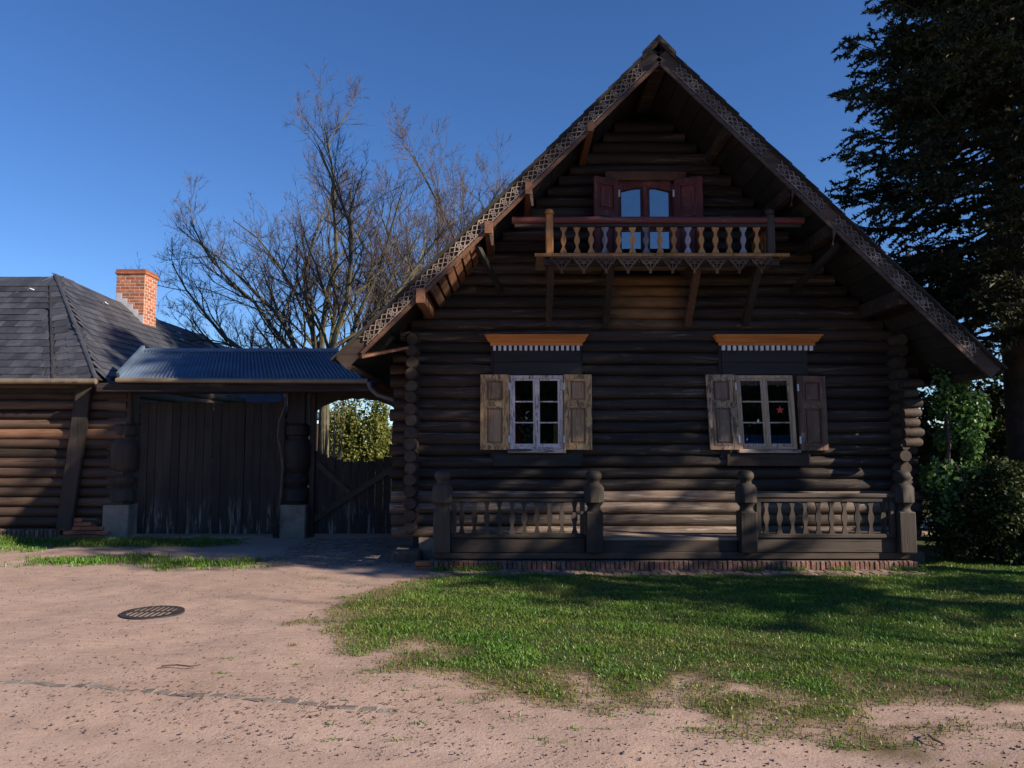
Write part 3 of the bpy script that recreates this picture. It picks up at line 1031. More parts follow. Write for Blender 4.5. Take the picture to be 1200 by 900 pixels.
SLEN = {-1: 4.22 * SL, 1: 4.34 * SL}
for side in (-1, 1):
    L = SLEN[side]
    m = MB()
    slope_prism(m, side, 0.0 if side < 0 else 0.0, L - .02, -0.12, -0.055, BY + .055, BACK)
    roof = part(m, 'roof', W_BOARD, house)
    # courses of roofing boards, each lapping the next
    nc = 26
    for k in range(nc):
        s0 = k * L / nc
        s1 = (k + 1) * L / nc + .05
        m = MB()
        a0, a1 = -.046, -.028
        q = [slope_pt(side, s0, a0, 0), slope_pt(side, min(s1, L + .03), a0 + .014, 0), slope_pt(side, min(s1, L + .03), a1 + .014, 0), slope_pt(side, s0, a1, 0)]
        poly = [(p[0], p[2]) for p in q]
        if side < 0:
            poly.reverse()
        m.prism(poly, BY - .05 + random.uniform(-.012, .012), BACK + .05)
        part(m, 'roof_board', W_BOARD, roof)
    # soffit boards on the underside of the gable overhang
    ns = 26
    for k in range(ns):
        s0, s1 = .1 + k * (L - .2) / ns + .004, .1 + (k + 1) * (L - .2) / ns - .004
        m = MB()
        d = random.uniform(0, .006)
        slope_prism(m, side, s0, s1, -.145 - d, -.122, BY + .06, WY + .0)
        part(m, 'soffit_board', W_BOARD, roof)
    # bargeboard with carved fretwork band and lower fillet
    m = MB()
    slope_prism(m, side, 0.18, L - .02, -.235, -.035, BY, BY + .05)
    barge = part(m, 'bargeboard', W_BARGE, house)
    m = MB()
    slope_prism(m, side, 0.24, L - .3, -.262, -.215, BY - .024, BY - .001)
    part(m, 'fillet', W_PURL if side < 0 else W_BARGE, barge)  # left fillet is orange: sunlight put into its colour
    m = MB()
    slope_prism(m, side, 0.02, L - .04, -.058, -.032, BY - .03, BY - .001)
    part(m, 'fillet', W_BOARD, barge)
    # one fret motif
    mo = MB()
    P = 0.20
    w = .0090

    def sb(p, q, ww=w):
        A, B = slope_pt(side, p[0], p[1], 0), slope_pt(side, q[0], q[1], 0)
        mo.bar((A[0] - HX, 0, A[2] - RIDGE), (B[0] - HX, 0, B[2] - RIDGE), 0.018, ww, (0, 1, 0) if False else (B[2] - A[2], 0, -(B[0] - A[0])))
    t, b_ = -.064, -.206
    c = (t + b_) / 2
    sb((0, t), (P, b_)); sb((0, b_), (P, t))
    sb((P / 2, t), (0, c)); sb((P / 2, t), (P, c)); sb((P / 2, b_), (0, c)); sb((P / 2, b_), (P, c))
    sb((P / 2, t), (P / 2, t - .05)); sb((P / 2, b_), (P / 2, b_ + .05))
    for k in range(6):
        a0, a1 = 2 * PI * k / 6, 2 * PI * (k + 1) / 6
        sb((P / 2 + .030 * math.cos(a0), c + .030 * math.sin(a0)), (P / 2 + .030 * math.cos(a1), c + .030 * math.sin(a1)), .010)
    sb((0, b_ + .012), (P, b_ + .012), .012)
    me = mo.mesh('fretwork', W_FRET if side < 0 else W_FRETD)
    nfr = int((L - .75) / (P + .004))
    for k in range(nfr):
        s = .45 + k * (P + .004)
        q = slope_pt(side, s, 0, 0)
        if side > 0 and 0.2 < (k / nfr) < 0.97 and random.random() < 0.10:
            continue        # lost pieces on the worn right board
        obj('fretwork', me, barge, (q[0], BY - .012 + random.uniform(-.002, .002), q[2]))
    # purlin ends showing under the bargeboard
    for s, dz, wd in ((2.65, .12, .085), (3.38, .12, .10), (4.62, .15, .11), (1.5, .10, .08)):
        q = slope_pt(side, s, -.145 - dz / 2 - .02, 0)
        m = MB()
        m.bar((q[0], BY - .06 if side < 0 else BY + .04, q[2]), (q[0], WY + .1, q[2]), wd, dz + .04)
        part(m, 'purlin', W_PURL if side < 0 else W_LOG, house)  # left purlins orange, right ones dark: sun and shade put into the colour
    # row of small block ends under the lower part of the slope
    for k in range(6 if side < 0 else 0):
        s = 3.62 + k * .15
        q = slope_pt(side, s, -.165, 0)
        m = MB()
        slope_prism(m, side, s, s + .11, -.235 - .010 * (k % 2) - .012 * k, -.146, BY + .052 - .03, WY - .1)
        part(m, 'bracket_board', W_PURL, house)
    # knee braces under the overhang
    for s in (3.6,):
        q0, q1 = slope_pt(side, s, -.2, BY + .25), slope_pt(side, s + .1, -.75, WY - .08)
        m = MB()
        m.bar(q0, q1, .06, .08)
        part(m, 'brace', W_BOARD, house)
    # pendant hook brackets at purlins
    for s in (2.72, 3.45):
        q = slope_pt(side, s, -.32, 0)
        m = MB()
        m.prism([(q[0] - .02, q[2] + .1), (q[0] + .03, q[2] + .1), (q[0] + .045 * side * -1, q[2] - .12), (q[0] + .02 * side * -1, q[2] - .12)], BY - .05, BY - .015)
        part(m, 'pendant', W_BARGE, house)
    # eave fascia
    m = MB()
    slope_prism(m, side, L - .09, L - .03, -.24, -.125, BY + .06, BACK)
    part(m, 'fascia', W_BARGE, house)
# ridge beam, ridge cap
m = MB()
m.box(HX - .09, HX + .09, BY + .06, WY + .1, RIDGE - .42, RIDGE - .2)
part(m, 'ridge_beam', W_LOG, house)
m = MB()
m.prism([(HX - .22, RIDGE - .30), (HX, RIDGE - .08), (HX + .22, RIDGE - .30), (HX + .22, RIDGE - .20), (HX, RIDGE + .035), (HX - .22, RIDGE - .20)], BY - .04, BY - .005)
part(m, 'ridge_cap', W_BARGE, house)

# left side eave board that catches the sun beneath the roof end
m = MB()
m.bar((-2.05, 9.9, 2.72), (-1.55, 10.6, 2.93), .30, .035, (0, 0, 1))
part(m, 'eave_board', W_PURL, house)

# ---- ground floor windows
def shutter(x0, x1, z0, z1, y, mat, ang, hinge, lean=0.0, panels=((.64, .93), (.07, .57))):
    """ang swings the leaf away from the wall about its hinge edge"""
    hx = x0 if hinge < 0 else x1
    M = Matrix.Translation((hx, y, z0)) @ Matrix.Rotation(ang, 4, 'Z') @ Matrix.Shear('XY', 4, (0, 0)) if False else Matrix.Translation((hx, y, z0)) @ Matrix.Rotation(ang, 4, 'Z')
    S = Matrix.Identity(4)
    S[0][2] = lean
    M = M @ S
    a, b = x0 - hx, x1 - hx
    h = z1 - z0
    st = (x1 - x0) * .19
    f = MB(M)
    # stiles and rails
    f.box(a, a + st, -.018, .018, 0, h, .003)
    f.box(b - st, b, -.018, .018, 0, h, .003)
    zs = [0, panels[1][0] * h, panels[1][1] * h, panels[0][0] * h, panels[0][1] * h, h]
    for q in (0, 2, 4):
        f.box(a + st, b - st, -.017, .017, zs[q], zs[q + 1], .003)
    s = part(f, 'shutter', mat, house)
    for (p, q) in panels:
        g = MB(M)
        g.box(a + st, b - st, .004, .014, p * h, q * h)
        g.box(a + st + .035, b - st - .035, -.008, .005, p * h + .035, q * h - .035, .010)
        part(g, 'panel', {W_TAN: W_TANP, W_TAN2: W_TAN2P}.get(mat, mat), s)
        g = MB(M)
        e = .014
        g.box(a + st - .004, b - st + .004, -.026, -.012, p * h - .004, p * h + e)
        g.box(a + st - .004, b - st + .004, -.026, -.012, q * h - e, q * h + .004)
        g.box(a + st - .004, a + st + e, -.025, -.012, p * h + e, q * h - e)
        g.box(b - st - e, b - st + .004, -.025, -.012, p * h + e, q * h - e)
        part(g, 'moulding', mat, s)
    for q in (.14, .84):
        g = MB(M)
        hxx = a if hinge < 0 else b
        g.box(hxx - .012, hxx + .012, -.028, -.0185, q * h - .05, q * h + .05)
        part(g, 'hinge', M_WHOOK, s)
    return s


def lower_window(x0, x1, z0, z1, fmat, smat, silmat, lean=0.0, reveal=.02):
    yF = 10.815
    S = Matrix.Identity(4)
    S[0][2] = lean
    S[0][3] = -lean * z0
    f = MB(S)
    t = .045
    f.box(x0, x0 + t, yF, yF + .16, z0, z1, .004)
    f.box(x1 - t, x1, yF, yF + .16, z0, z1, .004)
    f.box(x0 + t, x1 - t, yF + .003, yF + .16, z1 - t, z1, .004)
    f.box(x0 + t, x1 - t, yF + .003, yF + .16, z0, z0 + .03, .004)
    mid = (x0 + x1) / 2
    f.box(mid - .018, mid + .018, yF + .006, yF + .12, z0 + .03, z1 - t, .004)
    win = part(f, 'window', fmat, house)
    for (a, b) in ((x0 + t, mid - .018), (mid + .018, x1 - t)):
        s = MB(S)
        k = .03
        za, zb = z0 + .03, z1 - t
        ys = yF + .02
        s.box(a, a + k, ys, ys + .035, za, zb, .003)
        s.box(b - k, b, ys, ys + .035, za, zb, .003)
        s.box(a + k, b - k, ys, ys + .034, za, za + .045, .003)
        s.box(a + k, b - k, ys, ys + .034, zb - k, zb, .003)
        hh = (zb - k - za - .045) / 3
        for q in (1, 2):
            zz = za + .045 + q * hh
            s.box(a + k, b - k, ys + .003, ys + .03, zz - .009, zz + .009)
        part(s, 'sash', smat, win)
        for q in range(3):
            g = MB(S)
            g.box(a + k - .003, b - k + .003, ys + .016, ys + .020, za + .045 + q * hh + .009, za + .045 + (q + 1) * hh - .009)
            part(g, 'pane', M_GLASS, win)
    s = MB(S)
    s.box(x0 - .03, x1 + .03, yF - .05, yF + .1, z0 - .055, z0 - .003, .008)
    part(s, 'sill', silmat, win)
    return win


def cornice(x0, x1, z0, z1, nd_):
    m = MB()
    yb = 10.86
    # stepped cyma, flares towards the top
    h = z1 - z0
    prof = [(0.0, .035, .075), (.30, .035, .075), (.34, .055, .05), (.55, .085, .035), (.85, .13, .012), (.90, .145, 0.0), (1.0, .15, 0.0)]
    vs, fs = [], []
    for (t, d, ins) in prof:
        zz = z0 + .07 + (h - .07) * t
        vs += [(x0 + ins, yb, zz), (x0 + ins, yb - d, zz), (x1 - ins, yb - d, zz), (x1 - ins, yb, zz)]
    for i in range(len(prof) - 1):
        for k in range(3):
            fs.append((i * 4 + k, i * 4 + k + 1, i * 4 + k + 5, i * 4 + k + 4))
    fs.append((0, 3, 2, 1))
    n = (len(prof) - 1) * 4
    fs.append((n, n + 1, n + 2, n + 3))
    m.add(vs, fs)
    c = part(m, 'cornice', W_OCHRE, house)
    bk = MB()
    bk.box(x0 + .08, x1 - .08, yb - .018, yb, z0 - .01, z0 + .068)
    part(bk, 'dentil_board', W_BOARD, c)
    pitch = (x1 - x0 - .20) / nd_
    d = MB()
    d.box(-pitch * .27, pitch * .27, -.045, .0, -.012, .058, .004)
    me = d.mesh('dentil', W_DENT)
    for k in range(nd_):
        obj('dentil', me, c, (x0 + .10 + (k + .5) * pitch, yb - .018, z0 + .009 + random.uniform(-.002, .002)))


# header and apron boards, in wide flat planks
def flat_boards(x0, x1, z0, z1, n, y, mat, d=.03):
    for k in range(n):
        m = MB()
        a, b = z0 + (z1 - z0) * k / n, z0 + (z1 - z0) * (k + 1) / n
        m.box(x0, x1, y - random.uniform(0, .004), y + d, a + .002, b - .002, .003)
        part(m, 'board', mat, house)


W1 = (-0.03, 0.725)
W2 = (3.17, 3.98)
Z0, Z1 = 1.535, 2.575
flat_boards(-0.26, 0.97, Z1 + .012, 2.945, 2, 10.84, W_BOARD)
flat_boards(2.98, 4.16, Z1 + .012, 2.945, 2, 10.84, W_BOARD)
flat_boards(-0.26, 0.97, 1.30, Z0 - .07, 1, 10.84, W_BOARD)
flat_boards(3.02, 4.17, 1.30, Z0 - .07, 1, 10.82, W_BARGE, .05)
for (a, b) in ((-.30, W1[0] - .002), (W1[1] + .002, 1.0), (2.94, W2[0] - .002), (W2[1] + .002, 4.2)):
    m = MB()
    m.box(a, b, 10.86, 10.95, 1.38, 3.0)
    part(m, 'jamb_board', W_BOARD, house)
lower_window(W1[0], W1[1], Z0, Z1, W_WHITE, W_WHITE, W_SILL, -.004)
LEAN = -0.045
lower_window(W2[0] + .03, W2[1] + .03, Z0, Z1, W_TANF, W_SASH2, W_SILL, LEAN)
shutter(W1[0] - .415, W1[0] - .006, Z0 - .01, Z1 + .01, 10.80, W_TAN, R(-3), 1)
shutter(W1[1] + .006, W1[1] + .40, Z0 - .01, Z1 + .01, 10.80, W_TAN, R(3), -1)
shutter(W2[0] - .385, W2[0] + .02, Z0 - .01, Z1 + .01, 10.79, W_TAN2, R(-6), 1, LEAN)
shutter(W2[1] + .055, W2[1] + .475, Z0 - .02, Z1 - .01, 10.79, W_BROWNS, R(8), -1, -.02)
cornice(-.385, 1.075, 2.93, 3.145, 17)
cornice(2.86, 4.38, 2.93, 3.145, 17)

# ---- things inside the windows
m = MB()
m.box(W1[0] + .08, W1[0] + .15, 10.93, 10.95, Z0 + .06, Z1 - .30)
for k in range(3):
    m.tube([(W1[0] + .085 + k * .028, 10.925, Z0 + .06), (W1[0] + .08 + k * .022, 10.925, Z1 - .3)], .014, 6)
tag(put(m, 'curtain', M_REDC), 'narrow dark red curtain inside the white framed window', 'curtain')
pl = thing('potted_flower', 'small pale pink flowers behind the lower pane of the white window', 'flower', (W1[0] + .26, 10.98, Z0))
m = MB()
m.lathe(W1[0] + .26, 11.02, [(Z0, .04), (Z0 + .08, .055)], 12)
part(m, 'pot', M_STONE, pl)
rr = random.Random(3)
st, bl = MB(), []
for k in range(16):
    tx, tz = W1[0] + .26 + rr.uniform(-.13, .10), Z0 + .13 + rr.random() ** 1.2 * .22
    ty = 10.89 + rr.uniform(-.02, .03)
    st.tube([(W1[0] + .26, 11.02, Z0 + .07), ((W1[0] + .26 + tx) / 2, 11.01, tz - .05), (tx, ty, tz)], [.004, .003, .002], 5)
    bl.append((tx, ty, tz))
part(st, 'stem', M_IVY, pl)
for (tx, ty, tz) in bl:
    m = MB()
    for q in range(5):
        a = 2 * PI * q / 5 + tx * 40
        c, s = math.cos(a), math.sin(a)
        m.add([(tx, ty - .004, tz), (tx + .012 * c - .006 * s, ty, tz + .012 * s + .006 * c), (tx + .022 * c, ty - .003, tz + .022 * s), (tx + .012 * c + .006 * s, ty, tz + .012 * s - .006 * c)], [(0, 1, 2, 3)])
    part(m, 'blossom', M_PETAL, pl)
m = MB()
m.box(W1[1] - .135, W1[1] - .065, 10.91, 10.925, Z0 + .08, Z0 + .40)
for k in range(7):
    m.box(W1[1] - .138, W1[1] - .062, 10.906, 10.909, Z0 + .10 + k * .045, Z0 + .118 + k * .045)
tag(put(m, 'ornament', M_YELG), 'yellow green strip hanging inside the white window at its right edge', 'ornament')
# star
m = MB()
cx, cz = W2[0] + .03 + .61 + LEAN * .55, Z0 + .55
pts = []
for k in range(10):
    a = PI / 2 + PI * k / 5
    r = .062 if k % 2 == 0 else .026
    pts.append((cx + r * math.cos(a), cz + r * math.sin(a)))
c0 = [(p[0], 10.844, p[1]) for p in pts] + [(cx, 10.838, cz), (cx, 10.850, cz)]
m.add(c0, [(k, (k + 1) % 10, 10) for k in range(10)] + [((k + 1) % 10, k, 11) for k in range(10)])
tag(put(m, 'paper_star', M_STAR), 'red five pointed paper star on a middle pane of the right window', 'star')
m = MB()
for k in range(10):
    a = W2[0] + .04 + k * .076
    m.box(a, a + .075, 10.875 + .006 * (k % 2), 10.885 + .006 * (k % 2), Z0 - .05, Z0 + .20, .004)
tag(put(m, 'short_curtain', M_BLUEC), 'blue short curtain along the bottom of the right window', 'curtain')
m = MB()
for k in range(12):
    a = W2[0] + .05 + k * .063
    m.box(a - .03, a + .03, 10.90 + .006 * (k % 2), 10.91 + .006 * (k % 2), Z1 - .15 + .008 * (k % 3), Z1 - .03, .004)
tag(put(m, 'valance', M_DENTC if False else M_PETAL), 'pale cloth valance across the top of the right window', 'curtain')

# ---- upper door window with red shutters and header
ux0, ux1, uz0, uz1 = 1.55, 2.31, 4.10, 5.36
yF = 10.86
f = MB()
f.box(ux0 - .06, ux0, yF, yF + .14, uz0, uz1, .005)
f.box(ux1, ux1 + .06, yF, yF + .14, uz0, uz1, .005)
f.box(ux0, ux1, yF + .002, yF + .14, uz1 - .03, uz1 + .05, .005)
f.box(ux0, ux1, yF + .004, yF + .12, uz0 + .60, uz0 + .68, .005)
f.box((ux0 + ux1) / 2 - .03, (ux0 + ux1) / 2 + .03, yF + .006, yF + .12, uz0, uz1 - .03, .004)
# arched top pieces
for s, a in ((-1, ux0), (1, ux1)):
    c = (ux0 + ux1) / 2
    pts = [(a, uz1 - .03), (a, uz1 - .11)]
    for k in range(5):
        t = k / 4
        pts.append((a + (c - a) * t, uz1 - .11 + .07 * math.sin(t * PI / 2)))
    pts.append((c, uz1 - .03))
    if s > 0:
        pts.reverse()
    f.prism(pts, yF + .01, yF + .10)
up = part(f, 'balcony_door', W_REDZ, house)
c = (ux0 + ux1) / 2
for (a, b) in ((ux0, c - .03), (c + .03, ux1)):
    for (za, zb) in ((uz0 + .68, uz1 - .03), (uz0 + .06, uz0 + .60)):
        g = MB()
        g.box(a - .002, b + .002, yF + .05, yF + .054, za - .002, zb + .002)
        part(g, 'pane', M_GLASS, up)
        s = MB()
        s.box(a, a + .035, yF + .03, yF + .07, za, zb, .003)
        s.box(b - .035, b, yF + .03, yF + .07, za, zb, .003)
        s.box(a + .035, b - .035, yF + .031, yF + .07, za, za + .03, .003)
        s.box(a + .035, b - .035, yF + .031, yF + .07, zb - .03, zb, .003)
        part(s, 'sash', W_REDZ, up)
    g = MB()
    g.box(a, b, yF + .03, yF + .08, uz0, uz0 + .06, .004)
    part(g, 'door_panel', W_REDZ, up)
m = MB()
m.box(1.34, 2.52, 10.80, 10.86, 5.40, 5.53, .008)
part(m, 'header_board', W_PURL, house, label='brown header board above the balcony door')
shutter(1.12, ux0 - .02, uz0 + .02, uz1 + .04, 10.80, W_REDZ, R(24), 1)
shutter(ux1 + .02, 2.74, uz0 + .02, uz1 + .04, 10.80, W_REDZ, R(-24), -1)

# ---- balcony
BYF = 10.02
m = MB()
for k in range(7):
    y = BYF - .02 + k * .122
    m.box(.33, 3.64, y + .003, y + .119, 4.085, 4.115, .003)
bal = part(m, 'balcony', W_DECK, house)
m = MB()
m.box(.30, 3.67, BYF - .045, BYF - .022, 4.075, 4.12, .004)
part(m, 'floor_edge', W_BAL, bal)
m = MB()
m.box(.42, 3.55, BYF + .01, BYF + .09, 3.97, 4.082, .006)
part(m, 'edge_beam', W_RAIL, bal)
for x in (.50, 3.45):
    m = MB()
    m.box(x - .05, x + .05, BYF, BYF + .10, 4.117, 4.66, .01)
    m.lathe(x, BYF + .05, [(4.655, .035), (4.67, .06), (4.70, .066), (4.73, .05), (4.74, .02)], 12)
    part(m, 'post', W_BAL if x < 1 else W_POST, bal, True)
m = MB()
m.tube([(.0, BYF + .05, 4.585), (1, BYF + .048, 4.59), (2.4, BYF + .05, 4.588), (3.9, BYF + .05, 4.585)], [.05, .047, .05, .047], 10)
part(m, 'handrail', W_RED, bal, True)
m = MB()
m.box(.03, 3.86, BYF + .02, BYF + .085, 4.49, 4.535, .006)
part(m, 'lower_handrail', W_BARGE, bal)
m = MB()
m.box(.555, 3.395, BYF + .025, BYF + .075, 4.117, 4.14, .004)
part(m, 'bottom_rail', W_RAIL, bal)


def fret_poly(z0, z1, w, waves):
    n = 22
    L, Rr = [], []
    for i in range(n + 1):
        t = i / n
        hw = w * waves(t)
        z = z0 + (z1 - z0) * t
        Rr.append((hw, z)); L.append((-hw, z))
    return Rr + L[::-1]


def wv(t):
    return .5 * (0.62 + .30 * math.cos(t * 4 * PI + .0) * (1 if .1 < t < .9 else .9)) + .06 * math.cos(t * 2 * PI)


bm = MB()
bm.prism(fret_poly(0, .355, .095, wv), -.018, .018)
bme = [bm.mesh('baluster', W_BAL), None]
bm2 = MB()
bm2.prism(fret_poly(0, .355, .095, wv), -.018, .018)
bme[1] = bm2.mesh('baluster', W_BALG)
for k in range(15):
    x = .50 + 2.95 * (k + 1) / 16.0
    grey = k in (3, 6, 13, 9)
    o = obj('baluster', bme[1 if grey else 0], bal, (x, BYF + .05, 4.138), (0, random.uniform(-.02, .02), random.uniform(-.1, .1)))
    if k == 13:
        o['label'] = 'bare blue grey balcony baluster'
# side rails back to the wall
for x in (.50, 3.45):
    m = MB()
    m.tube([(x, BYF + .1, 4.585), (x, WY - .06, 4.585)], .04, 8)
    part(m, 'side_rail', W_RED, bal, True)
    for k in range(4):
        obj('baluster', bme[0], bal, (x, BYF + .26 + k * .17, 4.138), (0, 0, PI / 2))
# carved fringe of hanging lattice triangles
fm = MB()
w = .145
for p, q, t in (((-w, 0), (0, -.19), .014), ((w, 0), (0, -.19), .014), ((-w, -.008), (w, -.008), .016), ((0, 0), (0, -.19), .010), ((-w * .55, 0), (0, -.10), .010), ((w * .55, 0), (0, -.10), .010),
                ((-w * .45, -.085), (w * .45, -.085), .010), ((-w * .75, -.02), (-w * .2, -.13), .008), ((w * .75, -.02), (w * .2, -.13), .008), ((-w * .5, 0), (-w * .5, -.09), .008), ((w * .5, 0), (w * .5, -.09), .008)):
    fm.bar((p[0], 0, p[1]), (q[0], 0, q[1]), .016, t, (q[1] - p[1], 0, -(q[0] - p[0])))
fm.bar((-w, 0, .012), (w, 0, .012), .02, .018)
for sx in (-1, 1):
    fm.bar((sx * w, 0, 0), (sx * w * .62, 0, -.085), .014, .016, (1, 0, 0))
    fm.bar((sx * w, 0, -.004), (sx * w, 0, -.075), .014, .014, (1, 0, 0))
    fm.bar((sx * w * .3, 0, -.004), (0, 0, -.09), .014, .012, (1, 0, 0))
fm.bar((-w * .62, 0, -.05), (w * .62, 0, -.05), .014, .014)
fm.lathe(0, 0, [(-.225, .008), (-.215, .02), (-.20, .022), (-.185, .012)], 8)
fme = fm.mesh('fringe', wood('fringe_brown', (0.050, 0.027, 0.015), (0.15, 0.085, 0.047), 'x'))
for k in range(10):
    obj('fringe', fme, bal, (.55 + k * .293 + .105, BYF - .033, 4.07), (0, random.uniform(-.015, .015), 0))
# raking struts under the balcony
for x in (.52, 1.33, 2.5, 3.32):
    m = MB()
    m.bar((x, BYF + .12, 4.03), (x, WY - .10, 3.30), .09, .10)
    part(m, 'strut', W_PURL if x == 2.5 else W_DARKZ, house)
    m = MB()
    m.box(x - .045, x + .045, BYF + .09, WY - .02, 3.98, 4.08, .005)
    part(m, 'joist', W_DARKZ, house)

# ---- verandah
VY = 10.02
DECK = .40
ver = None
m = MB()
m.box(-1.0, 5.2, VY + .01, VY + .12, .13, .215, .006)
ver = part(m, 'verandah', W_RAIL, house)
k = 0
for j in range(6):
    y = VY + .02 + j * .145
    m = MB()
    m.box(-.95, 5.15, y + .003, y + .142, DECK - .035, DECK + random.uniform(-.002, .003), .003)
    part(m, 'deck_board', W_DECK, ver)


def ver_post(x, dz=0, mat=W_POST):
    m = MB()
    a = .108
    # lower square shaft, notched, then chamfered upper block and a flattened ball
    m.box(x - a, x + a, VY - .10, VY + .12, .216, .74, .014)
    m.lathe(x, VY + .01, [(.735, .11), (.765, .085), (.80, .085), (.83, .11)], 12)
    m.lathe(x, VY + .01, [(.815, .09), (.86, .137), (1.04, .137), (1.085, .105)], 8, ph=PI / 8)
    m.lathe(x, VY + .01, [(1.08, .10), (1.10, .075), (1.125, .072), (1.14, .08), (1.165, .102), (1.20, .108), (1.235, .096), (1.258, .07), (1.264, .03)], 14)
    part(m, 'post', mat, ver, True)


PX = (-.90, 1.06, 3.03, 5.06)
for x in PX:
    ver_post(x)


def wv2(t):
    return .5 * (.68 + .24 * math.cos(t * 4 * PI)) - (.12 if t < .04 or t > .96 else 0)


bv = MB()
bv.prism(fret_poly(0, .43, .085, wv2), -.016, .016)
bvm = bv.mesh('baluster', W_POST)
for (a, b, n) in ((PX[0] + .12, PX[1] - .12, 10), (PX[2] + .12, PX[3] - .12, 10)):
    m = MB()
    m.box(a, b, VY - .035, VY + .075, .915, .965, .008)
    part(m, 'top_rail', W_RAIL, ver)
    m = MB()
    m.box(a, b, VY - .015, VY + .055, .86, .912, .004)
    part(m, 'under_rail', W_RAIL, ver)
    m = MB()
    m.box(a, b, VY - .03, VY + .07, .402, .452, .006)
    part(m, 'bottom_rail', W_RAIL, ver)
    m = MB()
    m.box(a, b, VY - .005, VY + .02, .217, .40, .004)
    part(m, 'skirt_board', W_RAIL, ver)
    for e in (a, b):
        m = MB()
        m.box(e - .03 + (.03 if e == a else -.03), e + .03 + (.03 if e == a else -.03), VY - .02, VY + .05, .453, .86, .004)
        part(m, 'stile', W_POST, ver)
    for k in range(n):
        x = a + .05 + (b - a - .10) * (k + .5) / n
        obj('baluster', bvm, ver, (x, VY + .02, .44), (0, random.uniform(-.012, .012), random.uniform(-.06, .06)))
m = MB()
m.box(PX[1] + .12, PX[2] - .12, VY + .022, VY + .05, .218, .365, .004)
part(m, 'skirt_board', W_RAIL, ver)

# brick plinth, bricks set on edge
m = MB()
m.box(-1.06, 5.22, VY - .02, VY + .2, -.08, .108)
pl = part(m, 'plinth', M_MORTARD, house)
meshes = [rough_block('brick', .052, .06, .118, M_BRICKD, 80 + s, .05) for s in range(4)]
meshR = [rough_block('brick', .052, .06, .118, M_BRICKR, 90 + s, .05) for s in range(3)]
x = -1.03
k = 0
while x < 5.2:
    red = (x < .9 and random.random() < .3) or random.random() < .04
    obj('brick', (meshR[k % 3] if red else meshes[k % 4]), pl, (x, VY - .035 + random.uniform(-.006, .006), -.01 + random.uniform(-.008, .004)), (random.uniform(-.03, .03), random.uniform(-.05, .05), random.uniform(-.04, .04)))
    x += .0625
    k += 1
fl = rough_block('brick', .20, .10, .055, M_BRICK, 99, .03)
for k, (dx, dz) in enumerate(((0, -.012), (.0, .05))):
    obj('brick', fl, pl, (-1.14 + dx, VY - .0, dz), (0, 0, .03 * k))
# stone pads under the house corners
for x in (WL, WR):
    m = MB()
    m.box(x - .24, x + .16, 10.56, 11.3, -.05, .15, .03)
    part(m, 'corner_stone', M_SOIL, house)
m = MB()
m.box(WL + .1, WR - .1, WY - .1, WY + .15, -.05, .30)
part(m, 'footing', M_STONE, house)
# weathered upper bracket at the right corner
for k in range(7):
    z = 1.62 + k * .135
    e = 5.60 + (.05 if k == 6 else 0) + .03 * math.sin(k * 2.1)
    m = MB()
    m.tube([(5.36, 10.53, z), (e - .04, 10.53, z + .01), (e, 10.53, z + .012)], [.062, .066, .045], 9)
    part(m, 'corner_bracket', W_LOGY, house, True)


# ------------------------------------------------------------------ bricks in a wall
def brick_wall(parent, core, mat, x0, x1, y0, y1, z0, z1, bl, bh, mortar_gap=.010, faces=('f', 'r')):
    bw = bl / 2
    mortar_gap = .011
    meshes = [rough_block('brick', bl - mortar_gap, .06, bh - mortar_gap, mat, 300 + s, .012) for s in range(3)]
    half = [rough_block('brick', bw - mortar_gap, .06, bh - mortar_gap, mat, 310 + s, .012) for s in range(2)]
    nz = int(round((z1 - z0) / bh))
    k = 0
    for r in range(nz):
        z = z0 + r * bh
        for face in faces:
            L = (x1 - x0) if face in 'fb' else (y1 - y0)
            off = 0 if (r + (face in 'rl')) % 2 else bw
            p = 0.0
            if off:
                seq = [bw]
                p = bw
            else:
                seq = []
            while p + bl <= L + 1e-3:
                seq.append(bl); p += bl
            if L - p > bw * .6:
                seq.append(bw)
            tot = sum(seq)
            q = 0
            for s in seq:
                c = (q + s / 2) * L / tot
                me = meshes[k % 3] if s == bl else half[k % 2]
                if face == 'f':
                    loc, rz = (x0 + c, y0 + .025, z), 0
                elif face == 'r':
                    loc, rz = (x1 - .025, y0 + c, z), PI / 2
                elif face == 'l':
                    loc, rz = (x0 + .018, y0 + c, z), PI / 2
                else:
                    loc, rz = (x0 + c, y1 - .018, z), 0
                if face in 'rl' and (c < .07 or c > L - .07):
                    pass
                o = obj('brick', me, parent, loc, (0, 0, rz))
                q += s
                k += 1
    return k

# ------------------------------------------------------------------ log shed on the left
SY = 13.40
shed = thing('log_shed', 'low brown log outbuilding with slate hip roof and brick chimney', 'outbuilding', (-9.35, SY, 0))
for i in range(15):
    z = .27 + i * .168
    r = random.Random(i)
    part(log_mesh(-11.4, -6.72, z, SY + .05, .092, W_SHED, seed=i + 500), 'log', W_SHEDB if i in (9,) else W_SHED, shed, True)
    m = MB()
    zz = z + .084
    m.tube([(-6.95, SY - .0, zz), (-6.95, 17, zz), (-6.95, 25, zz)], .09, 10)
    part(m, 'log', W_LOGY, shed, True)
m = MB()
m.box(-11.4, -6.95, SY + .08, SY + .14, .05, 2.75)
part(m, 'lining_wall', W_BOARD, shed)
m = MB()
m.bar((-7.66, SY - .09, .16), (-7.42, SY - .09, 2.66), .27, .07, (0, 1, 0) if False else (0, -1, 0))
m.bar((-7.66, SY - .09, .16), (-7.42, SY - .09, 2.66), .24, .09, (0, -1, 0))
part(m, 'corner_board', W_POST, shed)
m = MB()
m.box(-11.4, -6.75, SY - .04, SY + .1, 2.50, 2.66, .01)
part(m, 'wall_plate', W_DARKZ, shed)
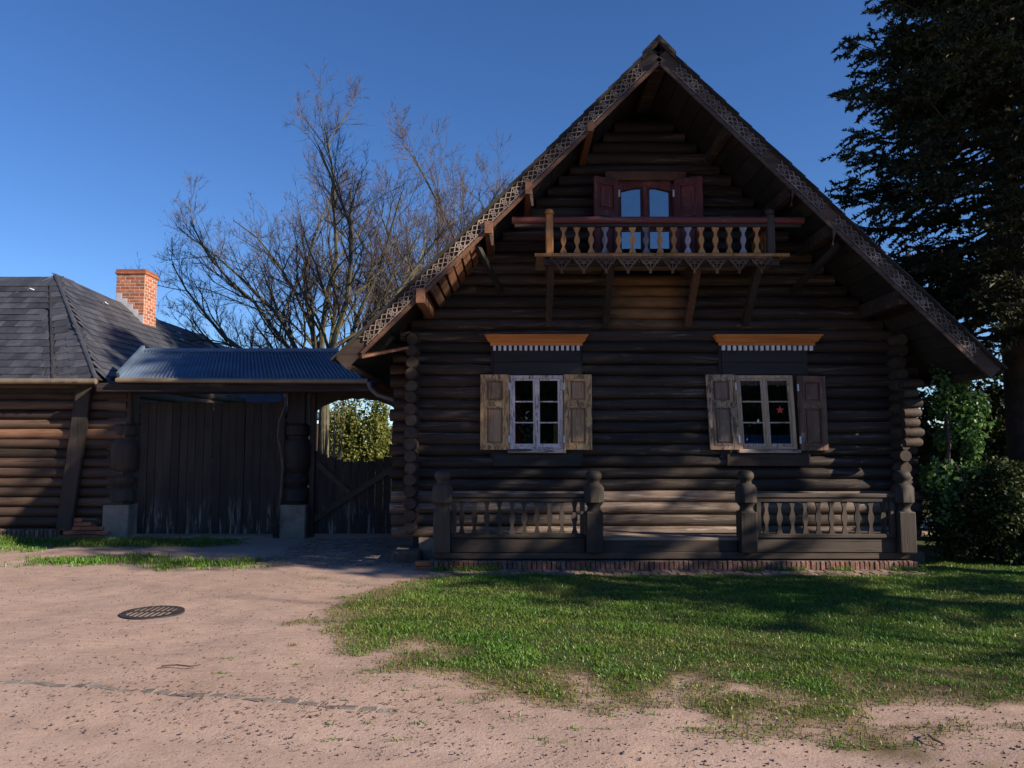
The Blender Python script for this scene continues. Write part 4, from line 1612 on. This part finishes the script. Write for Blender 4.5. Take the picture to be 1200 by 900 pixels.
# brick footing: low course on edge, higher pier under the corner board
m = MB()
m.box(-11.4, -7.75, SY - .12, SY + .2, -.05, .15)
m.box(-7.72, -7.15, SY - .04, SY + .2, -.05, .33)
m.box(-7.15, -6.8, SY - .04, SY + .2, -.05, .12)
ft = part(m, 'footing', M_MORTARD, shed)
mr = [rough_block('brick', .062, .07, .15, M_BRICKD, 120 + s, .05) for s in range(3)]
x = -9.9
while x < -7.78:
    obj('brick', mr[int(x * 100) % 3], ft, (x, SY - .115, .0 + random.uniform(-.01, .01)), (random.uniform(-.03, .03), random.uniform(-.04, .04), 0))
    x += .078
mr = [rough_block('brick', .20, .09, .062, M_BRICK, 130 + s, .05) for s in range(3)]
for r in range(5):
    for q in range((4, 4, 4, 3, 2)[r]):
        obj('brick', mr[(r + q) % 3], ft, (-7.66 + q * .19 + (.09 if r % 2 else 0) - (.1 if r == 3 else 0), SY - .075 - random.uniform(0, .02) + .01 * r, -.01 + r * .072), (0, random.uniform(-.03, .03), random.uniform(-.06, .06)))
m = MB()
m.box(-9.9, -7.6, SY - .42, SY - .12, -.06, .012, .01)
part(m, 'kerb_stone', M_STONE, ft)
# roof
EZ = 2.70
PK = Vector((-9.35, 15.5, 5.04))
RE = Vector((-9.30, 24.6, 4.62))
EL, ER = -11.65, -7.02
EY = 13.0
c_fl, c_fr = Vector((EL, EY, EZ)), Vector((ER - .05, EY, EZ))
c_br, c_bl = Vector((ER, 26.6, EZ)), Vector((EL, 26.6, EZ))
m = MB()
m.add([c_fl, c_fr, c_br, c_bl, PK, RE], [(0, 1, 4), (1, 2, 5, 4), (3, 0, 4, 5), (2, 3, 5), (0, 3, 2, 1)])
sroof = part(m, 'roof', M_SLATE, shed)
m = MB()
m.tube([PK, PK.lerp(c_fr, .5) + Vector((0, 0, .01)), c_fr], .045, 8)
m.tube([PK, c_fl], .028, 8)
m.tube([PK, RE], .05, 8)
part(m, 'ridge_cap', M_SLATE, sroof, True)


def slates():
    items = []
    me = MB()
    a, b = .135, .20
    me.add([(-a, -b, .0), (a, -b, .0), (a, b, -.004), (-a, b, -.004), (-a, -b, .010), (a, -b, .010), (a, b, .004), (-a, b, .004)],
           [(0, 3, 2, 1), (4, 5, 6, 7), (0, 1, 5, 4), (1, 2, 6, 5), (2, 3, 7, 6), (3, 0, 4, 7)])
    smesh = me.mesh('slate', M_SLATE)

    def face(o, ux, uv, nrm, inside, rows, cols, pitch_u, pitch_v, rot=0.0):
        for r in range(rows):
            for q in range(cols[0], cols[1]):
                uu = (q + (.5 if r % 2 else 0)) * pitch_u
                vv = (r + .5) * pitch_v
                if not inside(uu, vv):
                    continue
                p = o + ux * uu + uv * vv + nrm * (.012 + random.uniform(0, .004))
                M = Matrix((ux, uv, nrm)).transposed().to_4x4() @ Matrix.Rotation(R(-3), 4, 'X') @ Matrix.Rotation(rot + random.uniform(-.02, .02), 4, 'Z')
                items.append((p, M))
    # front hip
    ux = Vector((1, 0, 0))
    uv = (PK - Vector((PK.x, EY, EZ))).normalized()
    nrm = ux.cross(uv)
    H = (PK - Vector((PK.x, EY, EZ))).length
    o = Vector((PK.x, EY, EZ))
    hw = c_fr.x - PK.x
    face(o, ux, uv, nrm, lambda u, v: v < H - .15 and -1.3 < u < hw * (1 - v / H) - .62 * (1 - v / H) - .1, 17, (-8, 9), .262, .205)
    # band of slates along the right hip, laid askew
    face(o, ux, uv, nrm, lambda u, v: v < H - .1 and hw * (1 - v / H) - .62 * (1 - v / H) - .1 <= u < hw * (1 - v / H) - .02, 17, (-2, 14), .225, .205, R(16))
    # right slope
    uy = Vector((0, 1, 0))
    base = Vector((ER, 0, EZ))
    up = (Vector((PK.x, 0, PK.z)) - base)
    Hs = up.length
    uv2 = up.normalized()
    n2 = uy.cross(uv2)
    if n2.z < 0:
        n2 = -n2

    def ins(u, v):
        t = v / Hs
        return u > EY + (PK.y - EY) * t + .12 and u < 26.6 - 2.0 * t - .1 and v < Hs * (1 - .17 * max(0, (u - PK.y)) / 9.1) - .08
    # orientation must stay right handed
    ux2 = uv2.cross(n2)
    s = 1 if ux2.y > 0 else -1
    face(base, ux2 * 1, uv2, n2, lambda u, v: ins(u * s, v), 16, (-104, 104), .262, .205)
    items.sort(key=lambda it: it[0].length if it[0].x > -10.4 else it[0].length + 30)
    for (p, M) in items[:300]:
        o_ = obj('slate', smesh, sroof, p, M.to_euler())
    V = np.array([v.co for v in smesh.vertices])
    rest = MB()
    Fs = [tuple(p.vertices) for p in smesh.polygons]
    for (p, M) in items[300:]:
        MM = Matrix.Translation(p) @ M
        rest.add([tuple(MM @ Vector(v)) for v in V], Fs)
    part(rest, 'slate_courses', M_SLATE, sroof, kind='stuff')
    # slate hooks against sliding snow
    hk = MB()
    hk.tube([(0, 0, .0), (.0, -.04, .05), (.03, -.09, .06), (.09, -.10, .05), (.12, -.16, .055)], .012, 6)
    hme = hk.mesh('snow_hook', M_WHOOK)
    for (u, v) in ((16.6, 2.75), (19.6, 2.2), (19.9, 2.5), (21.9, 2.3), (23.4, 2.45), (16.2, .9), (16.1, 1.25)):
        p = base + uy * u + uv2 * v + n2 * .03
        obj('snow_hook', hme, sroof, p, (0, .6, .4), (.8, .8, .8))
    p = o + ux * -.26 + uv * (H * .83) + nrm * .03
    obj('snow_hook', hme, sroof, p, (.6, 0, 1.2))


slates()
# dark line between the field and the hip band
m = MB()
H = (PK - Vector((PK.x, EY, EZ))).length
uv = (PK - Vector((PK.x, EY, EZ))).normalized()
nrm = Vector((1, 0, 0)).cross(uv)
o_ = Vector((PK.x, EY, EZ))
hw = c_fr.x - PK.x
p0 = o_ + Vector((1, 0, 0)) * (hw - .62 - .1) + nrm * .035
p1 = o_ + Vector((1, 0, 0)) * ((hw - .62) * .12 - .1) + uv * (H * .88) + nrm * .035
m.bar(p0, p1, .03, .02, nrm)
part(m, 'hip_flashing', W_BOARD, sroof)
# eave gutters
m = MB()
m.tube([(EL, EY - .05, EZ - .03), (ER - .02, EY - .05, EZ - .035)], .05, 10)
part(m, 'gutter', M_GUT, shed, True)
m = MB()
m.box(EL, ER - .02, EY + .0, EY + .03, EZ - .10, EZ - .012)
part(m, 'fascia', W_BOARD, shed)
# chimney
m = MB()
CX0, CX1, CY0, CY1 = -9.40, -8.72, 18.0, 18.62
m.box(CX0 + .002, CX1 - .002, CY0 + .002, CY1 - .002, 3.6, 5.70)
ch = part(m, 'chimney', M_MORTAR, shed)
brick_wall(ch, None, M_BRICK, CX0, CX1, CY0, CY1, 4.18, 5.66, .225, .078)
for k, (e, z) in enumerate(((.03, 5.64), (.015, 5.70))):
    m = MB()
    m.box(CX0 - e, CX1 + e, CY0 - e, CY1 + e, z, z + .058, .006)
    part(m, 'chimney_cap', M_BRICK, ch)
# stepped lead flashing down the front, apron at the low side
for k in range(5):
    x = CX0 + .02 + k * .132
    z = 5.20 - (x + .066 - PK.x) * 1.0
    m = MB()
    m.box(x, x + .128, CY0 - .022, CY0 - .006, z - .45, z + .02)
    part(m, 'flashing', M_ZINC, ch)
m = MB()
m.box(CX1 + .004, CX1 + .02, CY0 - .02, CY1 + .02, 4.05, 4.40)
part(m, 'flashing', M_ZINC, ch)
m = MB()
m.bar((CX1 + .0, (CY0 + CY1) / 2, 4.36), (CX1 + .22, (CY0 + CY1) / 2, 4.14), .72, .01)
part(m, 'flashing', M_ZINC, ch)

# ------------------------------------------------------------------ covered yard gate
GY = 13.55
gate = thing('yard_gate', 'covered dark wooden yard gateway with blue corrugated roof between shed and house', 'gate', (-4.4, GY, 0))


def carved_post(x, mat):
    m = MB()
    n = 8
    prof = [(.56, .20), (.60, .20), (.62, .235), (.80, .235), (.84, .20), (.86, .175), (.90, .20), (.96, .235), (1.02, .235), (1.06, .19), (1.10, .18),
            (1.14, .21), (1.22, .25), (1.55, .25), (1.66, .22), (1.70, .18), (1.74, .18), (1.77, .22), (1.92, .22), (1.97, .17)]
    m.lathe(x, GY, prof, 12)
    m.box(x - .16, x + .16, GY - .16, GY + .16, 1.95, 2.62, .02)
    p = part(m, 'gate_post', mat, gate, True)
    m = MB()
    m.box(x - .235, x + .215, GY - .235, GY + .22, -.08, .56, .018)
    part(m, 'stone_plinth', M_STONE, p)


carved_post(-6.80, W_DARKZ)
m = MB()
carved_post(-3.76, W_DARKZ)
# lintel beams
m = MB()
m.box(-7.0, -1.75, GY - .14, GY + .14, 2.50, 2.66, .012)
part(m, 'lintel', W_LOG, gate)
m = MB()
m.box(-7.0, -2.4, GY - .66, GY - .56, 2.48, 2.63, .01)
part(m, 'eave_beam', W_LOG, gate)
# deep soffit between the beams
for k in range(5):
    m = MB()
    m.box(-6.9, -2.3, GY - .55 + k * .24, GY - .32 + k * .24, 2.64, 2.665)
    part(m, 'soffit_board', W_LOG, gate)
# double gate leaves of upright planks
for (a, b, n) in ((-6.55, -5.28, 9), (-5.26, -4.0, 9)):
    m = MB()
    m.box(a, b, GY + .03, GY + .07, .35, .47)
    m.box(a, b, GY + .03, GY + .07, 1.95, 2.07)
    lf = part(m, 'gate_leaf', W_LOG, gate)
    w = (b - a) / n
    for k in range(n):
        m = MB()
        x = a + k * w
        h = 2.34 + random.uniform(-.012, .012)
        yo = random.uniform(-.012, .012)
        m.box(x + .004, x + w - .004, GY - .005 + yo, GY + .025 + yo, .05, h, .003)
        part(m, 'plank', W_PLANK, lf)
# pale rot stains at the plank feet
# wicket with a scooped top
m = MB()
m.box(-3.52, -1.98, GY + .03, GY + .07, .18, .30)
m.box(-3.52, -1.98, GY + .03, GY + .07, 1.18, 1.28)
wk = part(m, 'wicket_gate', W_LOG, gate)
n = 11
for k in range(n):
    x0 = -3.52 + k * 1.54 / n
    t = (k + .5) / n
    h = 1.52 - .20 * math.sin(t * PI) ** 1 + (-.06) * t
    m = MB()
    m.box(x0 + .003, x0 + 1.54 / n - .003, GY - .005, GY + .025, .05, h, .003)
    part(m, 'plank', W_PLANK, wk)
m = MB()
m.bar((-3.48, GY - .02, .28), (-2.03, GY - .02, 1.22), .03, .10, (1, 0, -1))
part(m, 'brace', W_RAIL, wk)
m = MB()
m.bar((-3.40, GY - .021, 1.26), (-2.85, GY - .021, .76), .03, .09, (1, 0, 1))
part(m, 'brace', W_RAIL, wk)
# scalloped board over the wicket
pts = [(-3.56, 2.52), (-1.9, 2.52)]
bot = []
for k in range(31):
    t = k / 30
    x = -1.9 - 1.66 * t
    arch = 2.20 + .22 * math.sin(t * PI) ** .8
    bot.append((x, arch - .16 * max(0, abs(t - .5) * 2 - .55) - .025 * abs(math.sin(t * PI * 7))))
m = MB()
m.prism((pts + bot)[::-1], GY - .03, GY + .03)
part(m, 'scalloped_board', W_BOARD, gate)
for x in (-3.50, -1.98):
    m = MB()
    bl = [(x + s * .04, z) for s, z in ((-1, 0), (1, 0))]
    m.box(x - .05, x + .05, GY - .06, GY + .06, .0, 2.50, .008)
    part(m, 'jamb', W_DARKZ, gate)
# corrugated roof: both slopes, front right end cut on the slant
ridY, ridZ = 13.72, 3.27
frY, frZ = 12.86, 2.70
xl = -6.62


def corrug(y0, z0, y1, z1, xr0, xr1):
    n = 300
    P_ = 60
    vs, fs = [], []
    d = Vector((0, y1 - y0, z1 - z0)).normalized()
    nrm = Vector((1, 0, 0)).cross(d)
    if nrm.z < 0:
        nrm = -nrm
    for i in range(n + 1):
        t = i / n
        ph = t * P_ * 2 * PI
        off = .024 * math.sin(ph)
        for (yy, zz, xr) in ((y0, z0, xr0), (y1, z1, xr1)):
            x = xl + (xr - xl) * t
            vs.append((x, yy + nrm.y * off, zz + nrm.z * off))
            vs.append((x, yy + nrm.y * (off - .004), zz + nrm.z * (off - .004)))
    for i in range(n):
        a = i * 4
        fs += [(a, a + 4, a + 6, a + 2), (a + 1, a + 3, a + 7, a + 5), (a, a + 1, a + 5, a + 4), (a + 2, a + 6, a + 7, a + 3)]
    return vs, fs


m = MB()
m.add(*corrug(frY, frZ, ridY, ridZ, -2.50, -3.12))
m.add(*corrug(14.5, frZ, ridY + .003, ridZ, -2.50, -3.12))
rf = part(m, 'roof', M_CORR, gate, True)
m = MB()
m.tube([(xl, ridY, ridZ + .01), (-3.12, ridY, ridZ + .01)], .045, 8)
part(m, 'ridge_cap', M_CORR, rf, True)
m = MB()
m.bar((xl - .0, frY, frZ + .06), (xl - .0, ridY, ridZ + .06), .05, .10)
part(m, 'verge_flashing', M_CORR, rf)
m = MB()
m.tube([(xl, frY - .05, frZ - .03), (-2.42, frY - .05, frZ - .045)], .045, 10)
part(m, 'gutter', M_GUT, gate, True)
for k in range(8):
    x = xl + .25 + k * .55
    m = MB()
    m.bar((x, frY - .10, frZ - .05), (x, frY + .05, frZ + .0), .02, .012)
    part(m, 'gutter_bracket', M_GUT, gate)
m = MB()
m.tube([(-2.40, frY - .05, frZ - .06), (-2.36, frY - .05, frZ - .17), (-2.25, frY - .05, frZ - .27), (-1.98, frY - .06, frZ - .36), (-1.80, frY - .07, frZ - .41)], .042, 10)
part(m, 'downpipe', M_PIPE, gate, True)
# old climber on the right gate post
vn = thing('vine', 'bare twisted vine stem climbing the right gate post', 'vine', (-4.02, GY - .24, 0))
m = MB()
pts = [(-4.05, .0), (-4.02, .35), (-3.98, .75), (-3.96, 1.2), (-3.99, 1.45), (-4.06, 1.75), (-4.04, 2.0), (-3.95, 2.25), (-3.92, 2.5)]
m.tube([(x, GY - .20, z) for x, z in pts], [.032, .03, .028, .026, .024, .022, .02, .018, .015], 8)
part(m, 'stem', plain('vine_bark', (0.09, 0.055, 0.038), (0.17, 0.11, 0.078), 9.0, 0.9), vn, True)
m = MB()
rr = random.Random(5)
for k in range(26):
    a = rr.uniform(-.28, .1)
    h = rr.uniform(.2, .75)
    m.tube([(-4.04 + rr.uniform(-.06, .06), GY - .22, 0), (-4.04 + a * .6, GY - .25 - rr.uniform(0, .1), h * .6), (-4.04 + a, GY - .25 - rr.uniform(-.05, .15), h)], [.007, .005, .002], 5)
part(m, 'shoot', M_TWIG, vn)

# ------------------------------------------------------------------ barn beyond the gate
barn = thing('barn', 'far barn with a dark slate roof glimpsed above the yard gate', 'barn', (-7.2, 20, 0))
m = MB()
m.box(-10.8, -5.6, 20.4, 23.6, 0, 2.2)
part(m, 'wall', W_SHED, barn)
m = MB()
m.add([(-11.0, 19.0, 2.35), (-5.55, 19.0, 2.35), (-5.75, 24, 2.35), (-11.0, 24, 2.35), (-11, 21.5, 3.55), (-6.6, 21.5, 3.55)], [(0, 1, 5, 4), (1, 2, 5), (2, 3, 4, 5), (3, 0, 4), (0, 3, 2, 1)])
br = part(m, 'roof', M_SLATE, barn)
m = MB()
m.tube([(-11, 21.5, 3.57), (-6.6, 21.5, 3.57), (-5.55, 19.0, 2.37)], .05, 6)
part(m, 'ridge_cap', M_SLATE, br)

# ------------------------------------------------------------------ vegetation
def leaf_cloud(name, pts, size, mat, seed=0, aspect=1.5, out=None, jitter=1.0):
    """one small bent leaf per point"""
    r = np.random.default_rng(seed)
    n = len(pts)
    u = r.normal(size=(n, 3)); u /= np.linalg.norm(u, axis=1)[:, None]
    w = r.normal(size=(n, 3))
    if out is not None:
        w = w * jitter + out * 1.0
    v = np.cross(u, w); v /= np.linalg.norm(v, axis=1)[:, None] + 1e-9
    nn = np.cross(v, u)
    s = size * r.uniform(.6, 1.3, n)[:, None]
    V = np.zeros((n, 4, 3))
    V[:, 0] = pts - u * s * aspect * .5
    V[:, 1] = pts + v * s * .42 + nn * s * .12
    V[:, 2] = pts + u * s * aspect * .5
    V[:, 3] = pts - v * s * .42 + nn * s * .12
    F = (np.arange(n)[:, None] * 4 + np.array([[0, 1, 2, 3]])).ravel()
    return np_mesh(name, V.reshape(-1, 3), F, 4, mat)


def lumpy_points(n, centre, rad, seed, shell=.5):
    r = np.random.default_rng(seed)
    lumps = 34
    lc = r.normal(size=(lumps, 3)); lc /= np.linalg.norm(lc, axis=1)[:, None]
    lc *= r.uniform(.35, .85, (lumps, 1))
    lr = r.uniform(.16, .36, lumps)
    k = r.integers(0, lumps, n)
    d = r.normal(size=(n, 3)); d /= np.linalg.norm(d, axis=1)[:, None]
    p = lc[k] + d * (lr[k] * r.uniform(shell, 1.08, n))[:, None]
    return p * np.array(rad) + np.array(centre), d


# ---- bare trees
def bare_tree(name, label, loc, seed, H, stems, spread, twig_n, group=None, forced=(), dens=1.0):
    t = thing(name, label, 'tree', loc, group)
    rr = random.Random(seed)
    trunk, limb, twig = MB(), MB(), MB()

    def grow(p, d, L, r, lev, mb, trop=.05, wob=.16):
        n = 7 if lev < 2 else (6 if lev == 2 else 5)
        pts, rad = [p.copy()], [r]
        dirs = [d.copy()]
        q = p.copy()
        dd = d.copy()
        for i in range(n):
            dd = (dd + Vector((rr.gauss(0, wob), rr.gauss(0, wob), rr.gauss(0, wob * .7) + trop))).normalized()
            q = q + dd * (L / n)
            pts.append(q.copy())
            dirs.append(dd.copy())
            rad.append(r * (1 - .82 * (i + 1) / n) if lev > 0 else r * (1 - .35 * (i + 1) / n))
        mb.tube(pts, rad, {0: 9, 1: 7, 2: 5, 3: 3, 4: 3}[lev], cap=lev < 2)
        return pts, dirs, rad

    def side(d, ang):
        a = d.orthogonal().normalized()
        a.rotate(Matrix.Rotation(rr.uniform(0, 2 * PI), 3, d))
        return (d * math.cos(ang) + a * math.sin(ang)).normalized()

    tp, td, tr = grow(Vector((0, 0, 0)), Vector((0, 0, 1)), H * .27, H * .019, 0, trunk, .3, .05)
    top = tp[-1]

    def fill(pts, dirs, rad, L, lev):
        if lev == 1:
            cnt, ang, ll, mb = 14, (R(28), R(66)), (.28, .54), limb
        elif lev == 2:
            cnt, ang, ll, mb = 11, (R(28), R(70)), (.28, .55), twig
        elif lev == 3:
            cnt, ang, ll, mb = twig_n, (R(22), R(55)), (.25, .55), twig
        else:
            return
        for k in range(max(1, int(cnt * dens))):
            tt = rr.uniform(.18, .97)
            i = min(int(tt * (len(pts) - 1)), len(pts) - 2)
            f = tt * (len(pts) - 1) - i
            p = pts[i].lerp(pts[i + 1], f)
            nl = L * rr.uniform(*ll) * (1.15 - tt * .6)
            d = side(dirs[i], rr.uniform(*ang))
            d = (d + Vector((0, 0, .22))).normalized()
            r0 = max(rad[i] * rr.uniform(.38, .6), .0048)
            P, D, Rr_ = grow(p, d, nl, r0, lev + 1, mb, .06 if lev < 3 else .03, .17)
            fill(P, D, Rr_, nl, lev + 1)

    for s in range(stems):
        a = 2 * PI * s / stems + rr.uniform(-.4, .4)
        tilt = .10 + (spread - .10) * ((s * .618) % 1.0)
        d = Vector((math.cos(a) * math.sin(tilt), math.sin(a) * math.sin(tilt), math.cos(tilt)))
        L = H * rr.uniform(.54, .72)
        P, D, Q = grow(top - Vector((0, 0, H * .04 * rr.random())), d, L, H * rr.uniform(.0062, .0098), 1, limb, .05, .15)
        fill(P, D, Q, L, 1)
    for (d, L) in forced:
        P, D, Q = grow(top, Vector(d).normalized(), L, H * .0082, 1, limb, .055, .14)
        fill(P, D, Q, L, 1)
    put(trunk, 'trunk', M_BARK, t, True, loc=loc)
    put(limb, 'limbs', M_BARK, t, True, loc=loc)
    put(twig, 'twigs', M_TWIG, t, False, loc=loc, kind='stuff')
    return t


tree1 = bare_tree('bare_tree', 'large bare spreading tree behind the corrugated gate roof', (-5.25, 21.5, 0), 52, 10.9, 7, .62, 9,
                  forced=(((-1.0, .1, .50), 5.6), ((-1.0, .3, .16), 4.2), ((-1.0, -.3, .30), 4.8), ((1.0, 0, .35), 4.4), ((-.8, -.2, .95), 6.0), ((1.0, .2, .62), 5.6), ((.8, -.2, .95), 6.1), ((.2, -.3, 1.0), 6.1), ((-.35, .2, 1.0), 6.2), ((.45, .3, 1.0), 6.3)))
tree2 = dup(tree1, (-1.75, 28.5, 0), 2.4, 1.2, 'farther bare tree close beside the left roof slope of the house')
tree3 = bare_tree('bare_tree', 'thin bare tree beyond the right edge casting branch shadows on the lawn', (19.0, .15, 0), 31, 11.0, 5, .32, 1, dens=.7)

# ---- conifers
def conifer(name, label, loc, seed, H, zb, rmax, nb, sparse_low=True, group=None, skip=.42):
    t = thing(name, label, 'tree', loc, group)
    r = np.random.default_rng(seed)
    rr = random.Random(seed)
    tr = MB()
    tr.tube([(0, 0, 0), (.03, 0, H * .1), (0, .04, H * .35), (.02, 0, H * .7), (0, 0, H * .99)], [.27, .235, .20, .11, .02], 12)
    put(tr, 'trunk', M_BARKD, t, True, loc=loc)
    br = MB()
    P, D, S = [], [], []
    for i in range(nb):
        f = (i + rr.random()) / nb
        z = zb + (H - zb) * f ** 1.15
        low = sparse_low and z < zb + (H - zb) * .30
        if low and rr.random() < skip:
            continue
        a = rr.uniform(0, 2 * PI)
        L = rmax * (1 - (z - zb) / (H - zb)) ** .75 * rr.uniform(.65, 1.12) + .25
        n = 9
        pts = []
        dz0 = -.10 - .25 * (1 - f)
        wob = rr.uniform(-.2, .2)
        for k in range(n + 1):
            q = k / n
            aa = a + wob * q * q
            pts.append(Vector((math.cos(aa) * L * q, math.sin(aa) * L * q, z + L * (dz0 * q + .34 * q * q * q))))
        br.tube(pts, [.035 * (1 - .9 * k / n) * min(1, L / 2 + .2) for k in range(n + 1)], 5, False)
        side = np.array([-math.sin(a), math.cos(a), 0])
        out = np.array([math.cos(a), math.sin(a), 0])
        nt_ = int(9 + L * 7)
        for k in range(nt_):
            q = rr.uniform(.30 if low else .16, 1.0)
            idx = min(int(q * n), n - 1)
            base = np.array(pts[idx].lerp(pts[idx + 1], q * n - idx))
            sg = 1 if k % 2 else -1
            tl = (.22 + .34 * L * (1 - q * .75)) * rr.uniform(.6, 1.1)
            d = side * sg * rr.uniform(.5, 1) + out * rr.uniform(.3, .9) + np.array([0, 0, rr.uniform(-.55, .12)])
            d /= np.linalg.norm(d)
            m_ = int(5 + tl * 13)
            tt = np.linspace(.05, 1, m_)[:, None]
            pp = base + d * tl * tt + np.array([0, 0, .16 * tl]) * tt ** 2 * rr.uniform(-1, 1.6)
            P.append(pp); D.append(np.repeat(d[None], m_, 0)); S.append(np.full(m_, 1.0))
    put(br, 'limbs', M_BARKD, t, False, loc=loc)
    P = np.concatenate(P); D = np.concatenate(D)
    # three needle sprays at each point
    rep = 4
    P = np.repeat(P, rep, 0); D = np.repeat(D, rep, 0)
    n = len(P)
    u = D * .55 + r.normal(0, .5, (n, 3)); u /= np.linalg.norm(u, axis=1)[:, None]
    w = r.normal(size=(n, 3))
    v = np.cross(u, w); v /= np.linalg.norm(v, axis=1)[:, None]
    l = r.uniform(.05, .115, n)[:, None]
    wd = r.uniform(.016, .030, n)[:, None]
    V = np.zeros((n, 3, 3))
    V[:, 0] = P - v * wd
    V[:, 1] = P + v * wd
    V[:, 2] = P + u * l
    me = np_mesh('foliage', V.reshape(-1, 3), np.arange(n * 3), 3, M_NEEDLE)
    obj('foliage', me, t, loc, kind='stuff')
    print('conifer tris', n)
    return t


spruce = conifer('spruce_tree', 'tall dark evergreen conifer rising to the right of the house', (8.4, 12.7, 0), 4, 16.5, 3.5, 2.85, 620)
spruce2 = conifer('spruce_tree', 'evergreen conifer beyond the right edge that shades the house front', (13.0, 6.6, 0), 14, 14.8, 8.0, 3.6, 430, True, skip=.5)
conifer('spruce_tree', 'small sparse unseen conifer added beyond the right edge to shade the verandah front', (14.2, 3.45, 0), 24, 9.2, 4.6, 2.1, 64, True, skip=.4)  # unseen tree, added to shade the verandah posts
dup(spruce2, (12.6, 10.5, 0), 2.6, .56, 'evergreen conifer beyond the right edge behind the first one')
for (x, y, sc_, lb) in ((-6, -19, .60, 'evergreen tree across the lane, towards the shed side'), (8, -20, .56, 'evergreen tree across the lane, towards the lawn side')):
    dup(spruce, (x, y, 0), x, sc_, lb)


# ---- hedge, ivy, bushes
def shrub(name, label, cat, centre, rad, n, size, mat, seed, stems=14, shell=.5):
    t = thing(name, label, cat, (centre[0], centre[1], 0))
    p, d = lumpy_points(n, (0, 0, centre[2]), rad, seed, shell)
    keep = p[:, 2] > .02
    obj('foliage', leaf_cloud('foliage', p[keep], size, mat, seed, out=d[keep]), t, (centre[0], centre[1], 0), kind='stuff')
    m = MB()
    rr = random.Random(seed)
    for k in range(stems):
        a = rr.uniform(0, 2 * PI)
        q = rr.uniform(.3, .8)
        e = Vector((math.cos(a) * rad[0] * q, math.sin(a) * rad[1] * q, centre[2] + rad[2] * rr.uniform(-.1, .8)))
        s = Vector((e.x * .25, e.y * .25, -.02))
        md = s.lerp(e, .5) + Vector((0, 0, .15))
        m.tube([s, md, e], [.022, .015, .006], 5)
    put(m, 'stems', M_TWIG, t, loc=(centre[0], centre[1], 0))
    return t


shrub('laurel_hedge', 'dense dark green clipped bush against the right house corner', 'bush', (6.72, 10.5, .66), (1.0, .65, 1.0), 26000, .042, M_LEAF, 3)
shrub('laurel_hedge', 'dark green bush at the right edge of the lawn, farthest from house', 'bush', (8.35, 11.2, .72), (1.15, .85, .98), 25000, .042, M_LEAF, 8)
shrub('tall_shrub', 'tall shadowed shrub under the evergreen beyond the house', 'bush', (8.6, 14.2, 1.7), (1.9, .9, 1.6), 16000, .075, M_LEAF, 12)
shrub('tall_shrub', 'tall shrub at the far right behind the low bushes', 'bush', (11.6, 14.6, 1.6), (1.7, 1.2, 1.8), 14000, .08, M_LEAF, 15)
shrub('yard_bush', 'sunlit yellow green bush seen through the wicket opening', 'bush', (-4.6, 22.9, 1.5), (1.6, .8, 2.3), 24000, .065, M_BUSH, 21)
shrub('yard_bush', 'olive green bush in the yard behind the sunlit one', 'bush', (-2.6, 24.0, 1.4), (1.9, .9, 1.7), 12000, .07, M_BUSH, 22)
shrub('tall_shrub', 'shadowed shrub glimpsed between the ivy and the evergreen trunk', 'bush', (7.4, 15.6, 1.5), (1.6, .8, 1.7), 14000, .075, M_LEAF, 19)
# ivy column on the right corner
iv = thing('ivy', 'glossy green ivy climbing beside the right corner of the house', 'ivy', (5.95, 10.6, 0))
m = MB()
m.tube([(5.98, 10.7, 0), (5.96, 10.66, .8), (6.05, 10.66, 1.6), (6.0, 10.64, 2.55)], [.04, .03, .025, .01], 6)
part(m, 'stem', M_TWIG, iv)
r = np.random.default_rng(77)
n = 9000
lz = np.sort(r.uniform(.3, 2.6, 22))
lx = 6.12 + r.uniform(-.2, .34, 22) * np.clip((2.9 - lz) * 1.2, .3, 1)
ly = 10.72 + r.uniform(-.12, .12, 22)
lr_ = r.uniform(.07, .23, 22)
k = r.integers(0, 22, n)
dv = r.normal(size=(n, 3)); dv /= np.linalg.norm(dv, axis=1)[:, None]
rad = (lr_[k] * r.uniform(.3, 1.35, n))[:, None]
pts = np.stack([lx[k], ly[k], lz[k]], -1) + dv * rad * np.array([1, 1, 1.2])
ang = np.arctan2(dv[:, 1], dv[:, 0])
out = np.stack([np.cos(ang), np.sin(ang) - .2, .4 + 0 * ang], -1)
me = leaf_cloud('foliage', pts - np.array([5.95, 10.6, 0]), .055, M_IVY, 5, 1.3, out, .8)
obj('foliage', me, iv, (5.95, 10.6, 0), kind='stuff')
# dry canes in the yard, seen through the wicket opening
cn = thing('cane_bundle', 'pale dry canes leaning by the tree trunk behind the wicket', 'canes', (-4.85, 20.6, 0))
rr = random.Random(9)
for k in range(14):
    m = MB()
    x = -4.95 + rr.uniform(-.25, .35)
    e = Vector((x + rr.uniform(.0, .5), 20.7 + rr.uniform(-.1, .1), rr.uniform(1.9, 2.9)))
    m.tube([(x, 20.6, 0), Vector((x, 20.6, 0)).lerp(e, .5) + Vector((.05, 0, 0)), e], [.022, .018, .008], 6)
    part(m, 'cane', M_STRAW, cn)

# unseen hedge added across the lane: darkens lower panes, blocks sky from the front
r = np.random.default_rng(41)
n = 46000
hx = r.uniform(-16, 18, n)
top = 7.0 + 1.6 * (fbm(hx * .6, hx * 0 + 3, 8) - .5)
hz = top * r.uniform(0, 1, n) ** .8
hy = -14.5 + r.uniform(-.9, .9, n) * np.sqrt(np.clip(1.1 - hz / top, .15, 1))
th = thing('added_lane_hedge', 'unseen tall dark hedge added across the lane to darken the house front', 'hedge', (1, -14.5, 0))
obj('foliage', leaf_cloud('foliage', np.stack([hx - 1, hy + 14.5, hz], -1), .32, M_LEAF, 42), th, (1, -14.5, 0), kind='stuff')
